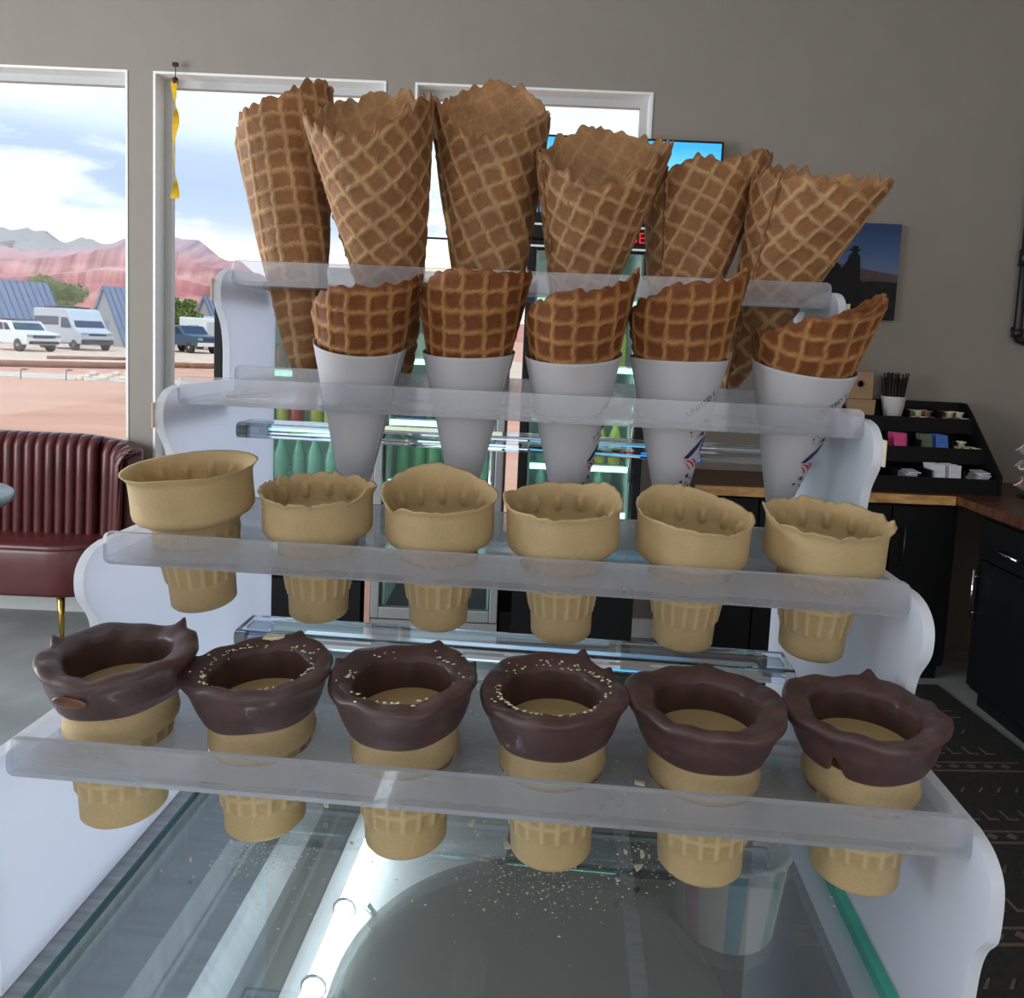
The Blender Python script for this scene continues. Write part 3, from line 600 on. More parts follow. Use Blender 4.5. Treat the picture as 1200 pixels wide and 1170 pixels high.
rr = random.Random(11)
def fill(c, zs, kinds, label, group, n, depth=(.14, .30)):
    for z in zs:
        for dep in depth:
            for i in range(n):
                x = c[0]+.10+(c[1]-c[0]-.20)*i/(n-1)+rr.uniform(-.002, .002); k, mi = rr.choice(kinds)
                bottle(x, CY0+dep+rr.uniform(-.02, .02), z, k, mi, label+', '+('upper shelf', 'second shelf', 'third shelf', 'lowest filled shelf')[list(zs).index(z)] if len(zs) > 1 else label, group, rr.uniform(.80, .87) if c is c3 else rr.uniform(.86, .95))
fill(c1, (1.345,), [(2, 5), (2, 5), (1, 4), (1, 6)], 'lime green or dark drink on the top shelf of the lowest cooler', 'drinks on the lime shelf', 7, (.14,))
fill(c1, (1.10,), [(1, 1), (1, 2), (1, 2), (1, 4), (1, 1)], 'red or amber can on the second shelf of the lowest cooler', 'cans on the red shelf', 7, (.14,))
fill(c1, (.86,), [(0, 3), (0, 3), (0, 0)], 'pale green glass bottle on the third shelf of the lowest cooler', 'glass bottles in the lowest cooler', 7, (.14,))
fill(c2, (1.42, 1.16), [(1, 6), (1, 7), (2, 6), (2, 4)], 'white or blue pack in the silver framed cooler', 'packs in the silver framed cooler', 6, (.14,))
fill(c2, (.90, .62), [(0, 0), (0, 3)], 'green glass bottle in the silver framed cooler', 'bottles in the silver framed cooler', 6, (.14,))
fill(c3, (1.42, 1.205, 1.0, .80), [(2, 4), (1, 6), (2, 3), (1, 4), (2, 1)], 'wrapped snack pot in the cooler with red letters', 'snack pots in the tall black cooler', 6, (.14,))
def text_mesh(txt, size, extrude=0.):
    cu = bpy.data.curves.new('lettering', 'FONT'); cu.body = txt; cu.size = size; cu.extrude = extrude; cu.align_x = 'CENTER'; cu.align_y = 'CENTER'; cu.resolution_u = 2
    o = bpy.data.objects.new('lettering', cu); COL.objects.link(o); dg = bpy.context.evaluated_depsgraph_get(); me = bpy.data.meshes.new_from_object(o.evaluated_get(dg)); bpy.data.objects.remove(o); bpy.data.curves.remove(cu); return me
me = text_mesh('SE', .062, .001); me.materials.append(M_red_led)
o = link(bpy.data.objects.new('lettering', me), r3); o.rotation_euler = (PI/2, 0, 0)
p = atY(748, 280, CY0); o.location = (p[0]-(c3[0]+c3[1])/2, -.003, p[2])
for zz in (p[2]-.045, p[2]+.042): box('header_strip', M_trim, -.25, .25, -.004, .002, zz-.004, zz+.004, r3)
box('salmon_gap_strip', M_salmon, c2[0]-.028-(c2[0]+c2[1])/2, c2[0]-.004-(c2[0]+c2[1])/2, .01, .05, .02, 1.85, bpy.data.objects['drinks_cooler.001'])  # added strip in place of the outside ground showing at the gap

# ================================================================== WALL THINGS
def tv():
    x0, x1, z1 = .255, 1.144, 2.515; z0 = z1-.50; xc = (x0+x1)/2; zc = (z0+z1)/2
    root = empty('television', (xc, WALL_Y-.06, zc), 0, 'wall television with bright blue picture above the coolers', 'television')
    w, h = (x1-x0)/2, (z1-z0)/2
    box('housing', M_blackm, -w, w, 0, .035, -h, h, root, .004); box('screen', M_screen, -w+.012, w-.012, -.002, .001, -h+.016, h-.012, root)
    box('bracket', M_blackm, w-.25, w-.05, .035, .06, -.1, .1, root)
tv()
def picture():
    x0, x1, z0, z1 = 1.60, 2.052, 1.694, 2.165; xc, zc = (x0+x1)/2, (z0+z1)/2; w, h = (x1-x0)/2, (z1-z0)/2
    root = empty('canvas_print', (xc, WALL_Y-.002, zc), 0, 'dusk canvas print of a hatted rider before hills', 'picture')
    box('stretcher', M_canvas, -w, w, -.024, 0, -h, h, root)
    skym = ramp_mat('print_sky', 'Z', [(0, (40, 44, 56)), (.45, (112, 128, 156)), (.75, (72, 96, 138)), (1, (48, 66, 108))], .8, lo=-h, hi=h, noise_amt=.12, nscale=5)
    box('print_sky', skym, -w, w, -.025, -.024, -h, h, root)
    hm = mat('print_hills', (86, 70, 74), .8, var=.2); gm = mat('print_grass', (22, 24, 18), .8, var=.4, scale=40); rm = mat('print_rider', (14, 12, 18), .8)
    MB().prism([(-w, -.08), (w, -.08), (w, -.01), (.13, .0), (.06, .012), (0, .03), (-.06, .03), (-.13, .05), (-w, .07)], 1, -.0262, -.025).build('print_hills', hm, root)
    MB().prism([(-w, -h), (w, -h), (w, -.05), (.1, -.045), (0, -.06), (-.1, -.04), (-w, -.03)], 1, -.0272, -.0262).build('print_grass', gm, root)
    rid = [(-.14, -h), (-.14, -.04), (-.12, .02), (-.09, .05), (-.06, .03), (-.045, .01), (-.02, .045), (-.012, .075), (.0, .085), (.002, .097), (-.014, .1), (-.012, .106), (0, .106), (.003, .122), (.028, .122), (.032, .106), (.044, .105), (.042, .099), (.03, .097), (.03, .085), (.042, .07), (.046, .02), (.05, -.04), (.07, -.06), (.08, -h)]
    MB().prism([(x-.01, z) for x, z in rid], 1, -.0284, -.0272).build('print_rider', rm, root)
picture()
def pipe_frame():
    root = empty('pipe_frame', (2.665, WALL_Y-.035, 1.618), 0, 'black iron pipe wall frame with elbow joints', 'pipe frame')
    r_ = .019
    MB().tube([(0, 0, .8), (0, 0, .03), (.01, 0, .008), (.03, 0, 0), (1.0, 0, 0)], r_, 12).build('pipe', M_blackm, root)
    MB().tube([(0, 0, .8), (0, 0, 1.1), (.03, 0, 1.13), (1.0, 0, 1.13)], r_, 12).build('pipe', M_blackm, root)
    MB().tube([(0, 0, .41), (1.0, 0, .41)], r_*.9, 12).build('pipe', M_blackm, root)
    MB().lathe([(r_*1.35, .37), (r_*1.35, .45)], 12).build('tee_joint', M_blackm, root)
    MB().lathe([(r_*1.35, .02), (r_*1.35, .06)], 12).build('elbow_joint', M_blackm, root)
    for z in (.06, 1.08): MB().tube([(0, 0, z), (0, .034, z)], r_*.8, 8).build('wall_flange', M_blackm, root)
    box('mirror_panel', mat('bronze_panel', (120, 104, 100), .5), .03, .98, .012, .02, .03, 1.1, root)
pipe_frame()

# ================================================================== BACK BAR
CT = .90
o = MB(); o.box(1.02, 3.0, 2.985, WALL_Y-.003, CT-.045, CT); o = o.build('worktop', M_wood); tag(o, 'dark wooden worktop with pale live edge along the back wall', 'counter')
V = MB(); pts = [(1.02+1.18*i/24, 2.970-.004*math.sin(i*1.3)-.004*math.sin(i*.5)) for i in range(25)]
for a, c in zip(pts, pts[1:]): V.prism([(a[0], 2.986), (c[0], 2.986), c, a], 2, CT-.043, CT-.002)
V.build('live_edge', M_liveedge, o)
o = MB().box(2.205, 2.95, 1.5, 2.985, CT-.04, CT, .004).build('worktop', M_wood); tag(o, 'dark brown worktop of the counter arm running toward the rug', 'counter')
def cab(x, y, rz, w, d, label, layout):
    root = empty('base_cabinet', (x, y, 0), rz, label, 'cabinet', 'black base cabinets')
    box('carcass', M_black, -w/2, w/2, .02, d, .08, CT-.046, root); box('plinth', M_black, -w/2, w/2, .06, d, 0, .08, root)
    if layout == 'doors':
        for s in (-1, 1):
            dr = box('door', M_black, min(s*.004, s*(w/2-.003)), max(s*.004, s*(w/2-.003)), 0, .019, .1, CT-.06, root, .002)
            MB().tube([(s*.05, -.03, .55), (s*.05, -.03, .75)], .005, 8).tube([(s*.05, 0, .57), (s*.05, -.03, .57)], .004, 6).tube([(s*.05, 0, .73), (s*.05, -.03, .73)], .004, 6).build('handle', M_blackm, dr)
    else:
        dw = box('drawer', M_black, -w/2+.003, w/2-.003, 0, .019, .67, CT-.06, root, .002)
        MB().tube([(-.09, -.03, .735), (.09, -.03, .735)], .006, 8).tube([(-.07, 0, .735), (-.07, -.03, .735)], .004, 6).tube([(.07, 0, .735), (.07, -.03, .735)], .004, 6).build('handle', M_chrome, dw)
        dr = box('door', M_black, -w/2+.003, w/2-.003, 0, .019, .1, .66, root, .002)
        MB().tube([(-w/2+.03, -.03, .40), (-w/2+.03, -.03, .62)], .006, 8).tube([(-w/2+.03, 0, .43), (-w/2+.03, -.03, .43)], .004, 6).tube([(-w/2+.03, 0, .59), (-w/2+.03, -.03, .59)], .004, 6).build('handle', M_chrome, dr)
cab(1.33, 3.01, 0, .60, .39, 'black two door cabinet under the live edge worktop by the cooler', 'doors')
cab(1.94, 3.01, 0, .60, .39, 'black two door cabinet under the condiment organiser', 'doors')
cab(2.225, 2.62, -PI/2, .40, .68, 'black drawer cabinet with bar handles at the worktop corner', 'drawer')
cab(2.225, 2.20, -PI/2, .42, .68, 'black drawer cabinet with bar handles further along the counter arm', 'drawer')
def organiser():
    x0, x1 = 1.80, 2.42; root = empty('condiment_organiser', ((x0+x1)/2, 3.2, CT), 0, 'black stepped condiment organiser on the back worktop', 'organiser')
    w = (x1-x0)/2; steps = [(-.17, .045), (-.06, .17), (.06, .30)]
    side = [(-.19, 0), (.19, 0), (.19, .40), (.13, .40), (.08, .36), (-.19, .09)]
    for s in (-1, 1): MB().prism(side, 0, s*w-.004, s*w+.004).build('side_panel', M_black, root)
    box('back_panel', M_black, -w, w, .18, .19, 0, .40, root)
    for (y, z) in steps:
        box('tray', M_black, -w+.004, w-.004, y, y+.12, z-.012, z, root); box('tray_front', M_black, -w+.004, w-.004, y-.006, y, z-.045, z+.028, root)
        for k in range(1, 4): box('divider', M_black, -w+2*w*k/4-.002, -w+2*w*k/4+.002, y, y+.12, z, z+.06, root)
    return root, (x0+x1)/2, w, steps
ORG, oxc, ow, osteps = organiser()
def small(name, me_o, loc, rot, label, cat, group): me_o.location = loc; me_o.rotation_euler = rot; tag(me_o, label, cat, group)
def shared(key, maker, _c={}):
    if key not in _c: o = maker(); _c[key] = o.data; return o
    return link(bpy.data.objects.new(key[0], _c[key]))
rs = random.Random(21)
def heap(n, x0, ys, zs, label, brown, group):
    """cups packed side by side in one bin, the later ones lying on top of the first six"""
    for k in range(n):
        if k < 6: x, y, z = x0+.0255+(k % 3)*.0485, ys+.030+(k//3)*.0490, zs+.0175
        else: q = k-6; x, y, z = x0+.0500+(q % 2)*.0485, ys+.032+(q//2)*.0490, zs+.0462
        b_ = k in brown; up = rs.random() < .5
        o = shared(('creamer_cup', b_), lambda: MB().lathe([(.0145, -.0145), (.018, .007), (.0232, .0088), (.0232, .0115), (.005, .0115)], 12).build('creamer_cup', M_cbrown if b_ else M_cream))
        small('creamer_cup', o, (x, y, z-(0 if up else .003)), ((0 if up else PI)+rs.uniform(-.06, .06), rs.uniform(-.06, .06), rs.uniform(0, 6)), label.replace('cream coloured', 'brown') if b_ else label, 'creamer', group)
heap(10, oxc+.003, 3.2+osteps[2][0], CT+osteps[2][1], 'cream coloured creamer cup in the heap on the top step', (2, 7), 'creamer cups')
heap(10, oxc+.158, 3.2+osteps[2][0], CT+osteps[2][1], 'cream coloured creamer cup in the heap on the top step', (1, 8), 'creamer cups')
def packet(m_, x, y, z, tilt, label, group, key, w=.028, h=.04):
    o = shared(('sweetener_packet', key), lambda: MB().box(-w, w, -.003, .003, -h, h, .0025).build('sweetener_packet', m_)); small('p', o, (x, y, z), (tilt, rs.uniform(-.05, .05), rs.uniform(-.04, .04)), label, 'packet', group)
y1 = 3.2+osteps[1][0]; z1 = CT+osteps[1][1]
for k in range(6): packet(M_pinkp, oxc-.080+rs.uniform(-.012, .012), y1+.019+k*.0125, z1+.045, -.25-.01*k, 'pink sweetener packet on the middle step', 'pink packets', 'pink')
for k in range(5): packet(M_grnp, oxc+.040+rs.uniform(-.004, .004), y1+.019+k*.0125, z1+.045, -.25-.01*k, 'grey green packet on the middle step', 'grey green packets', 'green')
for k in range(6): packet(M_bluep, oxc+.112+rs.uniform(-.005, .005), y1+.019+k*.0125, z1+.045, -.25-.01*k, 'blue sweetener packet on the middle step', 'blue packets', 'blue')
heap(7, oxc+.158, y1, z1, 'white creamer cup on the middle step beside blue packets', (), 'creamer cups on the middle step')
y0_ = 3.2+osteps[0][0]; z0_ = CT+osteps[0][1]
for k in range(14): packet(M_whtp, oxc+.042+.072*(k % 2)+rs.uniform(-.004, .004), y0_+.014+(k//2)*.0115, z0_+.045, -.12-.04*(k//2), 'white sugar packet heaped on the bottom step', 'white sugar packets', 'white')
for k in range(5): packet(M_whtp, oxc-.078+rs.uniform(-.03, .03), y0_+.055+rs.uniform(-.008, .008), z0_+.0095+k*.0085, -1.50, 'white packet lying under the white card tag', 'white packets lying flat', 'white')
for k in range(6): packet(M_whtp, oxc+.232+rs.uniform(-.03, .03), y0_+.055+rs.uniform(-.008, .008), z0_+.0095+k*.0085, -1.50, 'white packet in the low flat pile', 'flat pile of packets', 'white')
def napkin_box():
    p = atY(1003, 476, 3.22); root = empty('napkin_box', (1.877, 3.315, CT+.3005), 0, 'brown kraft cardboard box standing on the organiser', 'box')
    MB().prism([(-.066, 0), (.066, 0), (.069, .10), (-.069, .10)], 1, -.04, .04).build('box_body', M_kraft, root)
    MB().prism([(-.064, .10), (.066, .10), (.062, .235), (-.050, .235)], 1, -.015, .035, bev=.004).build('lid', M_kraft, root)
    mo = MB(); mo.lathe([(.02, 0), (.02, .002), (.014, .002), (.014, 0)], 20); e = mo.build('printed_ring', M_log, root); e.rotation_euler = (PI/2, 0, 0); e.location = (.0, -.0155, .175)
napkin_box()
p = atY(1046, 478, 3.315)
cp = empty('stirrer_cup', (p[0], 3.315, CT+.3002), 0, 'white foam cup holding dark stirrers on the organiser', 'cup')
MB().lathe([(.040, 0), (.056, .115), (.059, .12), (.056, .12), (.053, .118), (.038, .006)], 24, cap0=True, cap1=True).build('cup', M_cup, cp)
for k in range(44):     # fanned out evenly inside the cup
    a = k*2.39996; q = .0335*math.sqrt((k+.5)/44); ln = .125*q/.0335
    o = shared(('drink_stirrer', 0), lambda: MB().tube([(0, 0, 0), (0, 0, .215)], .0034, 6).build('drink_stirrer', M_stir)); small('s', o, (p[0]+q*math.cos(a), 3.315+q*math.sin(a), CT+.3075), (0, 0, 0), 'dark brown drink stirrer standing in the white cup', 'stirrer', 'stirrers in the white cup')
    o.scale.z = 1+.08*math.sin(k*7.3); o.rotation_euler = Vector((0, 0, 1)).rotation_difference(Vector((math.cos(a)*math.sin(ln), math.sin(a)*math.sin(ln), math.cos(ln)))).to_euler()
def pod_rack():
    p = atY(1222, 560, 3.0); root = empty('pod_carousel', (p[0], 3.0, CT), 0, 'red wire coffee pod carousel on the dark worktop', 'rack')
    MB().tube([(0, 0, 0), (0, 0, .36)], .006, 8).build('pole', M_wire, root); MB().lathe([(.09, 0), (.09, .008), (.01, .012)], 24).build('base', M_blackm, root)
    b = MB()
    for z, r_ in ((.30, .07), (.36, .075)): b.tube([(r_*math.cos(2*PI*k/20), r_*math.sin(2*PI*k/20), z) for k in range(21)], .003, 6)
    for k in range(10): a = 2*PI*k/10; b.tube([(.07*math.cos(a), .07*math.sin(a), .30), (.085*math.cos(a), .085*math.sin(a), .335), (.075*math.cos(a), .075*math.sin(a), .36)], .002, 6)
    b.build('top_basket', M_wire, root)
    for lv, z in enumerate((.07, .15, .23)):
        ring = MB().tube([(.046*math.cos(2*PI*k/20), .046*math.sin(2*PI*k/20), z+.0148) for k in range(21)], .0025, 6).build('wire_ring', M_wire, root)
        for k in range(7):
            a = 2*PI*k/7+lv*.35+.2; lidm = M_podred if lv == 0 else M_podlid
            pod = empty('coffee_pod', (p[0]+.095*math.cos(a), 3.0+.095*math.sin(a), CT+z), 0, ('reddish lidded coffee pod on the bottom ring of the carousel' if lv == 0 else 'grey lidded coffee pod on the %s ring of the carousel' % ('middle', 'upper')[lv-1]), 'coffee pod', 'coffee pods on the carousel')
            pod.rotation_euler = (0, math.radians(48), a)
            lp = MB().tube([(.0248*math.cos(2*PI*q/16), .0248*math.sin(2*PI*q/16), -.0020) for q in range(17)], .0014, 6).build('wire_loop', M_wire, ring); lp.location = (.095*math.cos(a), .095*math.sin(a), z); lp.rotation_euler = (0, math.radians(48), a)
            MB().tube([(.046*math.cos(a), .046*math.sin(a), z+.0148), (.0768*math.cos(a), .0768*math.sin(a), z+.0166)], .0014, 6).build('spoke', M_wire, ring)
            MB().lathe([(.017, -.04), (.022, -.002), (.0255, 0), (.0255, .002), (.002, .002)], 16).build('pod_cup', M_pod, pod)
            MB().lathe([(.019, .002), (.019, .0032), (.002, .0032)], 16).build('foil_lid', lidm, pod)
pod_rack()
def rug():
    q = [atZ(x, y, 0) for x, y in ((1130, 838), (1235, 900))]
    root = empty('rug', (1.52, 1.75, 0), math.radians(3), 'dark woven rug with pale geometric bands on the floor', 'rug')
    box('pile', mat('rug_ground', (34, 30, 28), .95, var=.3, scale=60), -.75, .75, -1.5, 1.2, .001, .009, root)
    pm = mat('rug_pattern', (92, 78, 64), .95, var=.25, scale=80); b = MB(); c_ = MB()
    for j in range(20):
        y = -1.44+j*.13
        if j % 3 == 0: b.box(-.7, .66, y-.005, y+.005, .009, .0102); b.box(-.7, .66, y+.05, y+.058, .009, .0102)
        for i in range(20):
            x = -.66+i*.066
            if j % 3 == 0: c_.prism([(x, y+.015), (x+.02, y+.030), (x, y+.045), (x-.02, y+.030)], 2, .009, .0102)
            elif j % 3 == 1: b.box(x-.018, x+.018, y-.02, y-.012, .009, .0102); b.box(x-.018, x-.010, y-.012, y+.03, .009, .0102)
            else: c_.prism([(x-.02, y), (x+.012, y+.03), (x+.02, y+.03), (x-.008, y)], 2, .009, .0102)
    for _o in (b.build('band_pattern', pm, root), c_.build('diamond_pattern', pm, root)): _o['kind'] = 'stuff'
rug()

# ================================================================== CABINET UNDER THE STAND
SA = math.radians(-3.526); ZT = 1.3358; W = .40
ROT = Matrix.Rotation(SA, 4, 'Z')
def S2W(x, y, z): return ROT @ Vector((x, y, z)) + Vector((0, 0, ZT))
GT = 1.22
def cabinet():
    root = empty('dipping_cabinet', (0, 0, 0), SA, 'glass topped ice cream cabinet under the cone stand', 'display cabinet')
    y0, y1 = -.34, .36
    gt = box('glass_top', [M_glass], .010, .3985, y0, y1, GT-.0065, GT-.0005, root)
    MB().box(.3945, .3996, y0, y1, GT-.007, GT-.0002).build('glass_edge', M_gedge, gt); MB().box(.0085, .0102, y0, y1, GT-.004, GT-.0002).build('glass_edge', M_gedge_d, gt)
    b = MB(); b.box(-.012, .036, y0, y1, 0.02, GT-.05); b.box(-.006, .0085, y0, y1, GT-.05, GT-.0006); b.build('side_wall', M_steel, root)
    box('side_ledge', M_steel, .0085, .034, y0, y1, GT-.05, GT-.028, root)
    b = MB(); b.prism([(.036, GT-.055), (.05, GT-.055), (.062, GT-.075), (.036, GT-.075)], 1, y0, y1); b.build('channel_rail', M_steel, root)
    box('deck', M_dsteel, .036, .29, y0, y1, GT-.11, GT-.08, root)
    box('deck_lid', M_dsteel, .04, .075, y0, y1-.02, GT-.08, GT-.074, root, .002)
    box('seam_strip', M_steel, .286, .296, y0, y1, GT-.10, GT-.072, root)
    box('dark_well', M_black, .29, .42, y0, y1, .92, 1.085, root)
    box('lower_body', M_black, -.010, .42, y0, y1, .02, .92, root); b = MB(); b.box(.036, .29, y0, y1, .92, GT-.11); b.build('insulation', M_black, root)
    box('white_plate', M_white_pl, .088, .205, y0, .27, GT-.08, GT-.078, root)
    box('rear_rail', M_chrome, -.006, .42, y1, y1+.02, GT-.10, GT+.004, root, .004)
    box('front_rail', M_chrome, -.006, .42, y0-.02, y0, GT-.10, GT+.004, root, .004)
    box('corner_post', M_chrome, .412, .42, y1-.01, y1, 1.085, GT-.008, root); box('corner_post', M_chrome, .412, .42, y0, y0+.01, 1.085, GT-.008, root)
    lid = MB(); lid.lathe([(.108, 0), (.112, .003), (.112, .006), (.104, .0075), (.098, .005), (.01, .005)], 64); lo = lid.build('tub_lid', M_lid, root); lo.location = (.228, .095, GT-.0775)
    gr = MB(); gr.prism(rrect(.018, .07, .008), 2, 0, .006); g_ = gr.build('lid_grip', M_dsteel, lo); g_.location = (-.035, 0, .005)
    led = empty('lamp', (.112, 0, GT-.058)); led.parent = root
    MB().tube([(-.006, y0+.05, 0), (0, .1, 0), (0, .24, 0)], .0050, 14).build('led_tube', M_led, led)
    for y in (-.02, .06, .075, .13, .22):
        MB().tube([(.0064*math.cos(2*PI*k/14), y, .0064*math.sin(2*PI*k/14)) for k in range(15)], .0012, 6, cap=False).build('clip', M_chrome, led)
    for y in (.065, .14, .22):
        MB().tube([(.011, y, -.004), (.016, y, -.010), (.016, y, -.02)], .0022, 8).build('clip_post', M_chrome, led); MB().lathe([(.006, -.02), (.006, -.0185), (.001, -.0185)], 14, (.016, y, 0)).build('screw_washer', M_chrome, led)
cabinet()
def striped_cup():
    root = empty('paper_cup', tuple(ROT @ Vector((.371, .248, 1.0855))), SA, 'paper tub with pastel pink blue green stripes under the glass', 'cup')
    r0, r1, H = .036, .045, .068; n = 64; V = []; F = []; mi = []
    for j in range(9):
        r_ = r0+(r1-r0)*j/8
        for k in range(n): a = 2*PI*k/n; V.append((r_*math.cos(a), r_*math.sin(a), H*j/8))
    for j in range(8):
        for k in range(n): F.append((j*n+k, j*n+(k+1) % n, (j+1)*n+(k+1) % n, (j+1)*n+k)); kk = (k+2) % 8; mi.append(0 if kk >= 3 else 1+((k+2)//8) % 4)
    mesh_obj('cup_wall', V, F, [M_cup]+[M_stripe[3], M_stripe[0], M_stripe[1], M_stripe[2]], root, mi, True)
    MB().lathe([(.001, .002), (r0-.002, .002), (r1-.0015, H-.001)], 48, cap1=False).build('cup_inside', M_cup, root)
    MB().tube([((r1+.0006)*math.cos(2*PI*k/48), (r1+.0006)*math.sin(2*PI*k/48), H) for k in range(49)], .0018, 8, cap=False).build('rolled_rim', M_cup, root)
striped_cup()

# ================================================================== THE CONE STAND
TD = [0, .0668, .138, .2073]; TZ = [0, .073, .1493, .2254]; LIP = .0136; PD = .078; UPH = .0176; ZB = -.1158
TH = .003
STAND = empty('cone_stand', (0, 0, ZT), SA, 'four tier acrylic cone stand with frosted white sides', 'display stand')
def side_profile():
    P = [(.285, ZB), (.285, TZ[3]-.006)]
    for i in (3, 2, 1, 0):
        d, z = TD[i], TZ[i]-.006; nz = TZ[i-1]-.006 if i else ZB
        P += [(d+.004, z), (d-.006, z-.002), (d-.013, z-.008), (d-.015, z-.015), (d-.014, z-.024), (d-.009, z-.031), (d-.0045, z-.037), (d-.002, z-.045), (d-.0005, z-.055), (d-.0005, nz)] if i else \
             [(d+.004, z), (d-.006, z-.002), (d-.013, z-.008), (d-.015, z-.016), (d-.0145, z-.032), (d-.0125, z-.036), (d-.008, z-.042), (d-.005, z-.052), (d-.004, z-.064), (d-.004, nz)]
    out = []
    for p in P:
        if not out or abs(p[0]-out[-1][0])+abs(p[1]-out[-1][1]) > 1e-5: out.append(p)
    return out
def rounded(P):
    """corner cutting on the short nose segments, long straight runs keep their corners"""
    for _ in range(2):
        Q = []; n = len(P)
        for i in range(n):
            p0, p, p2 = P[i-1], P[i], P[(i+1) % n]
            if max(math.dist(p0, p), math.dist(p, p2)) > .03: Q.append(p)
            else: Q += [tuple(.25*u+.75*v for u, v in zip(p0, p)), tuple(.75*v+.25*u for u, v in zip(p2, p))]
        P = Q
    return P
SP = rounded(side_profile())
for x in (-.0055, W+.0005):
    b = MB(); b.prism([(y_, z_ if z_ > ZB+.001 or x < 0 else ZB-.045) for y_, z_ in SP], 0, x, x+.005); o = b.build('side_panel', [M_milk, M_milk_edge], STAND)
    for f in o.data.polygons:
        if abs(f.normal.x) < .5: f.material_index = 1
HOLES = {}
def shelf(i):
    b = MB(); y0, y1 = TH, PD-TH; hs = [HOLES.get((i, k), (W*(k+.5)/6, PD/2, .0205)) for k in range(6)]
    cut = [0]+[(p_[0]+p_[2]+q_[0]-q_[2])/2 for p_, q_ in zip(hs, hs[1:])]+[W]
    for k in range(6):
        cx, yc, hr = hs[k]; xa, xb = cut[k], cut[k+1]
        corners = [math.atan2(yy-yc, xx-cx) for yy in (y0, y1) for xx in (xa, xb)]; angs = sorted(set([2*PI*q_/40-PI for q_ in range(40)]+corners))
        def edge(a):
            ca, sa = math.cos(a), math.sin(a); t = min(((xb-cx) if ca > 0 else (cx-xa))/abs(ca) if abs(ca) > 1e-9 else 1e9, ((y1-yc) if sa > 0 else (yc-y0))/abs(sa) if abs(sa) > 1e-9 else 1e9); return (cx+ca*t, yc+sa*t)
        n = len(angs)
        I = [[b.bm.verts.new((cx+hr*math.cos(a), yc+hr*math.sin(a), z)) for a in angs] for z in (0, -TH)]
        O = [[b.bm.verts.new((*edge(a), z)) for a in angs] for z in (0, -TH)]
        for j in range(n):
            q = (j+1) % n
            b.bm.faces.new((I[0][j], O[0][j], O[0][q], I[0][q])); b.bm.faces.new((I[1][q], O[1][q], O[1][j], I[1][j])); f = b.bm.faces.new((I[0][q], I[1][q], I[1][j], I[0][j])); f.material_index = 2
    b.bm.normal_update()
    def upright(ya, yb, h, mi, drop=0):
        pts = rrect(W, h+TH, .0035, 4, W/2, (h+TH)/2-TH); q = MB(); q.prism(pts, 1, ya, yb)
        for f in q.bm.faces: f.material_index = mi if abs(f.normal.y) > .5 else 2
        q.bm.normal_update()
        for f in q.bm.faces: f.material_index = mi if abs(f.normal.y) > .5 else 2
        mp = {v: b.bm.verts.new(v.co) for v in q.bm.verts}
        for f in q.bm.faces: n_ = b.bm.faces.new([mp[v] for v in f.verts]); n_.material_index = f.material_index
        q.bm.free()
    upright(0, TH, LIP, 1); upright(PD-TH, PD, UPH, 0)
    o = b.build('shelf', [M_acryl, M_lip, M_lipedge], STAND); o.location = (0, TD[i], TZ[i]-LIP); return o
M_lipedge = milky('acrylic_bright_edge', (240, 243, 250), .5)  # milky white stands in for light caught in the clear sheet's edges
def stretcher(y, z, dp):
    o = MB(); o.prism(rrect(dp, .011, .004, 4, y, z), 0, -.0003, W+.0003); o = o.build('stretcher', M_bar, STAND)
    for x in (.004, W-.02): box('end_plug', M_lip, x, x+.016, y-.006, y+.006, z-.003, z+.003, o)
stretcher(.232, .107, .030); stretcher(.235, -.046, .036)
for i in (2, 3):
    for s, x in ((-1, -.0066), (1, W+.0056)):
        zt = TZ[i]-LIP-.0015 if i == 2 else TZ[i]-LIP-.0005
        box('card_strip', M_strip, x, x+.001, TD[i]-.0165, TD[i]+.066, zt-.0145, zt+(.0 if i == 2 else .0), STAND)

# ------------------------------------------------------------------ cones
def frame(tip, top, away=(0, 1, 0)):
    z = (Vector(top)-Vector(tip)); L = z.length; z.normalize(); y = Vector(away); y = (y-z*y.dot(z)).normalized(); x = y.cross(z)
    return Matrix(((x.x, y.x, z.x, tip[0]), (x.y, y.y, z.y, tip[1]), (x.z, y.z, z.z, tip[2]), (0, 0, 0, 1))), L
def hole(i, k, dy=0): return S2W(W*(k+.5)/6, TD[i]+PD/2+dy, TZ[i]-LIP)
def at_depth(px_, py_, ref):
    """point on the pixel's ray in the plane across the stand through the hole the cone stands in"""
    d = ray(px_, py_); n = np.array(ROT @ Vector((0, 1, 0))); t = np.dot(np.array(ref)-CAM, n)/np.dot(d, n); return Vector(CAM+d*t)
def grid_faces(nu, nv, off=0, flip=False, wrap=False):
    F = []; w = nv
    for i in range(nu-1):
        for j in range(nv-1):
            a = off+i*w+j; q = (a, a+w, a+w+1, a+1); F.append(q[::-1] if flip else q)
    return F
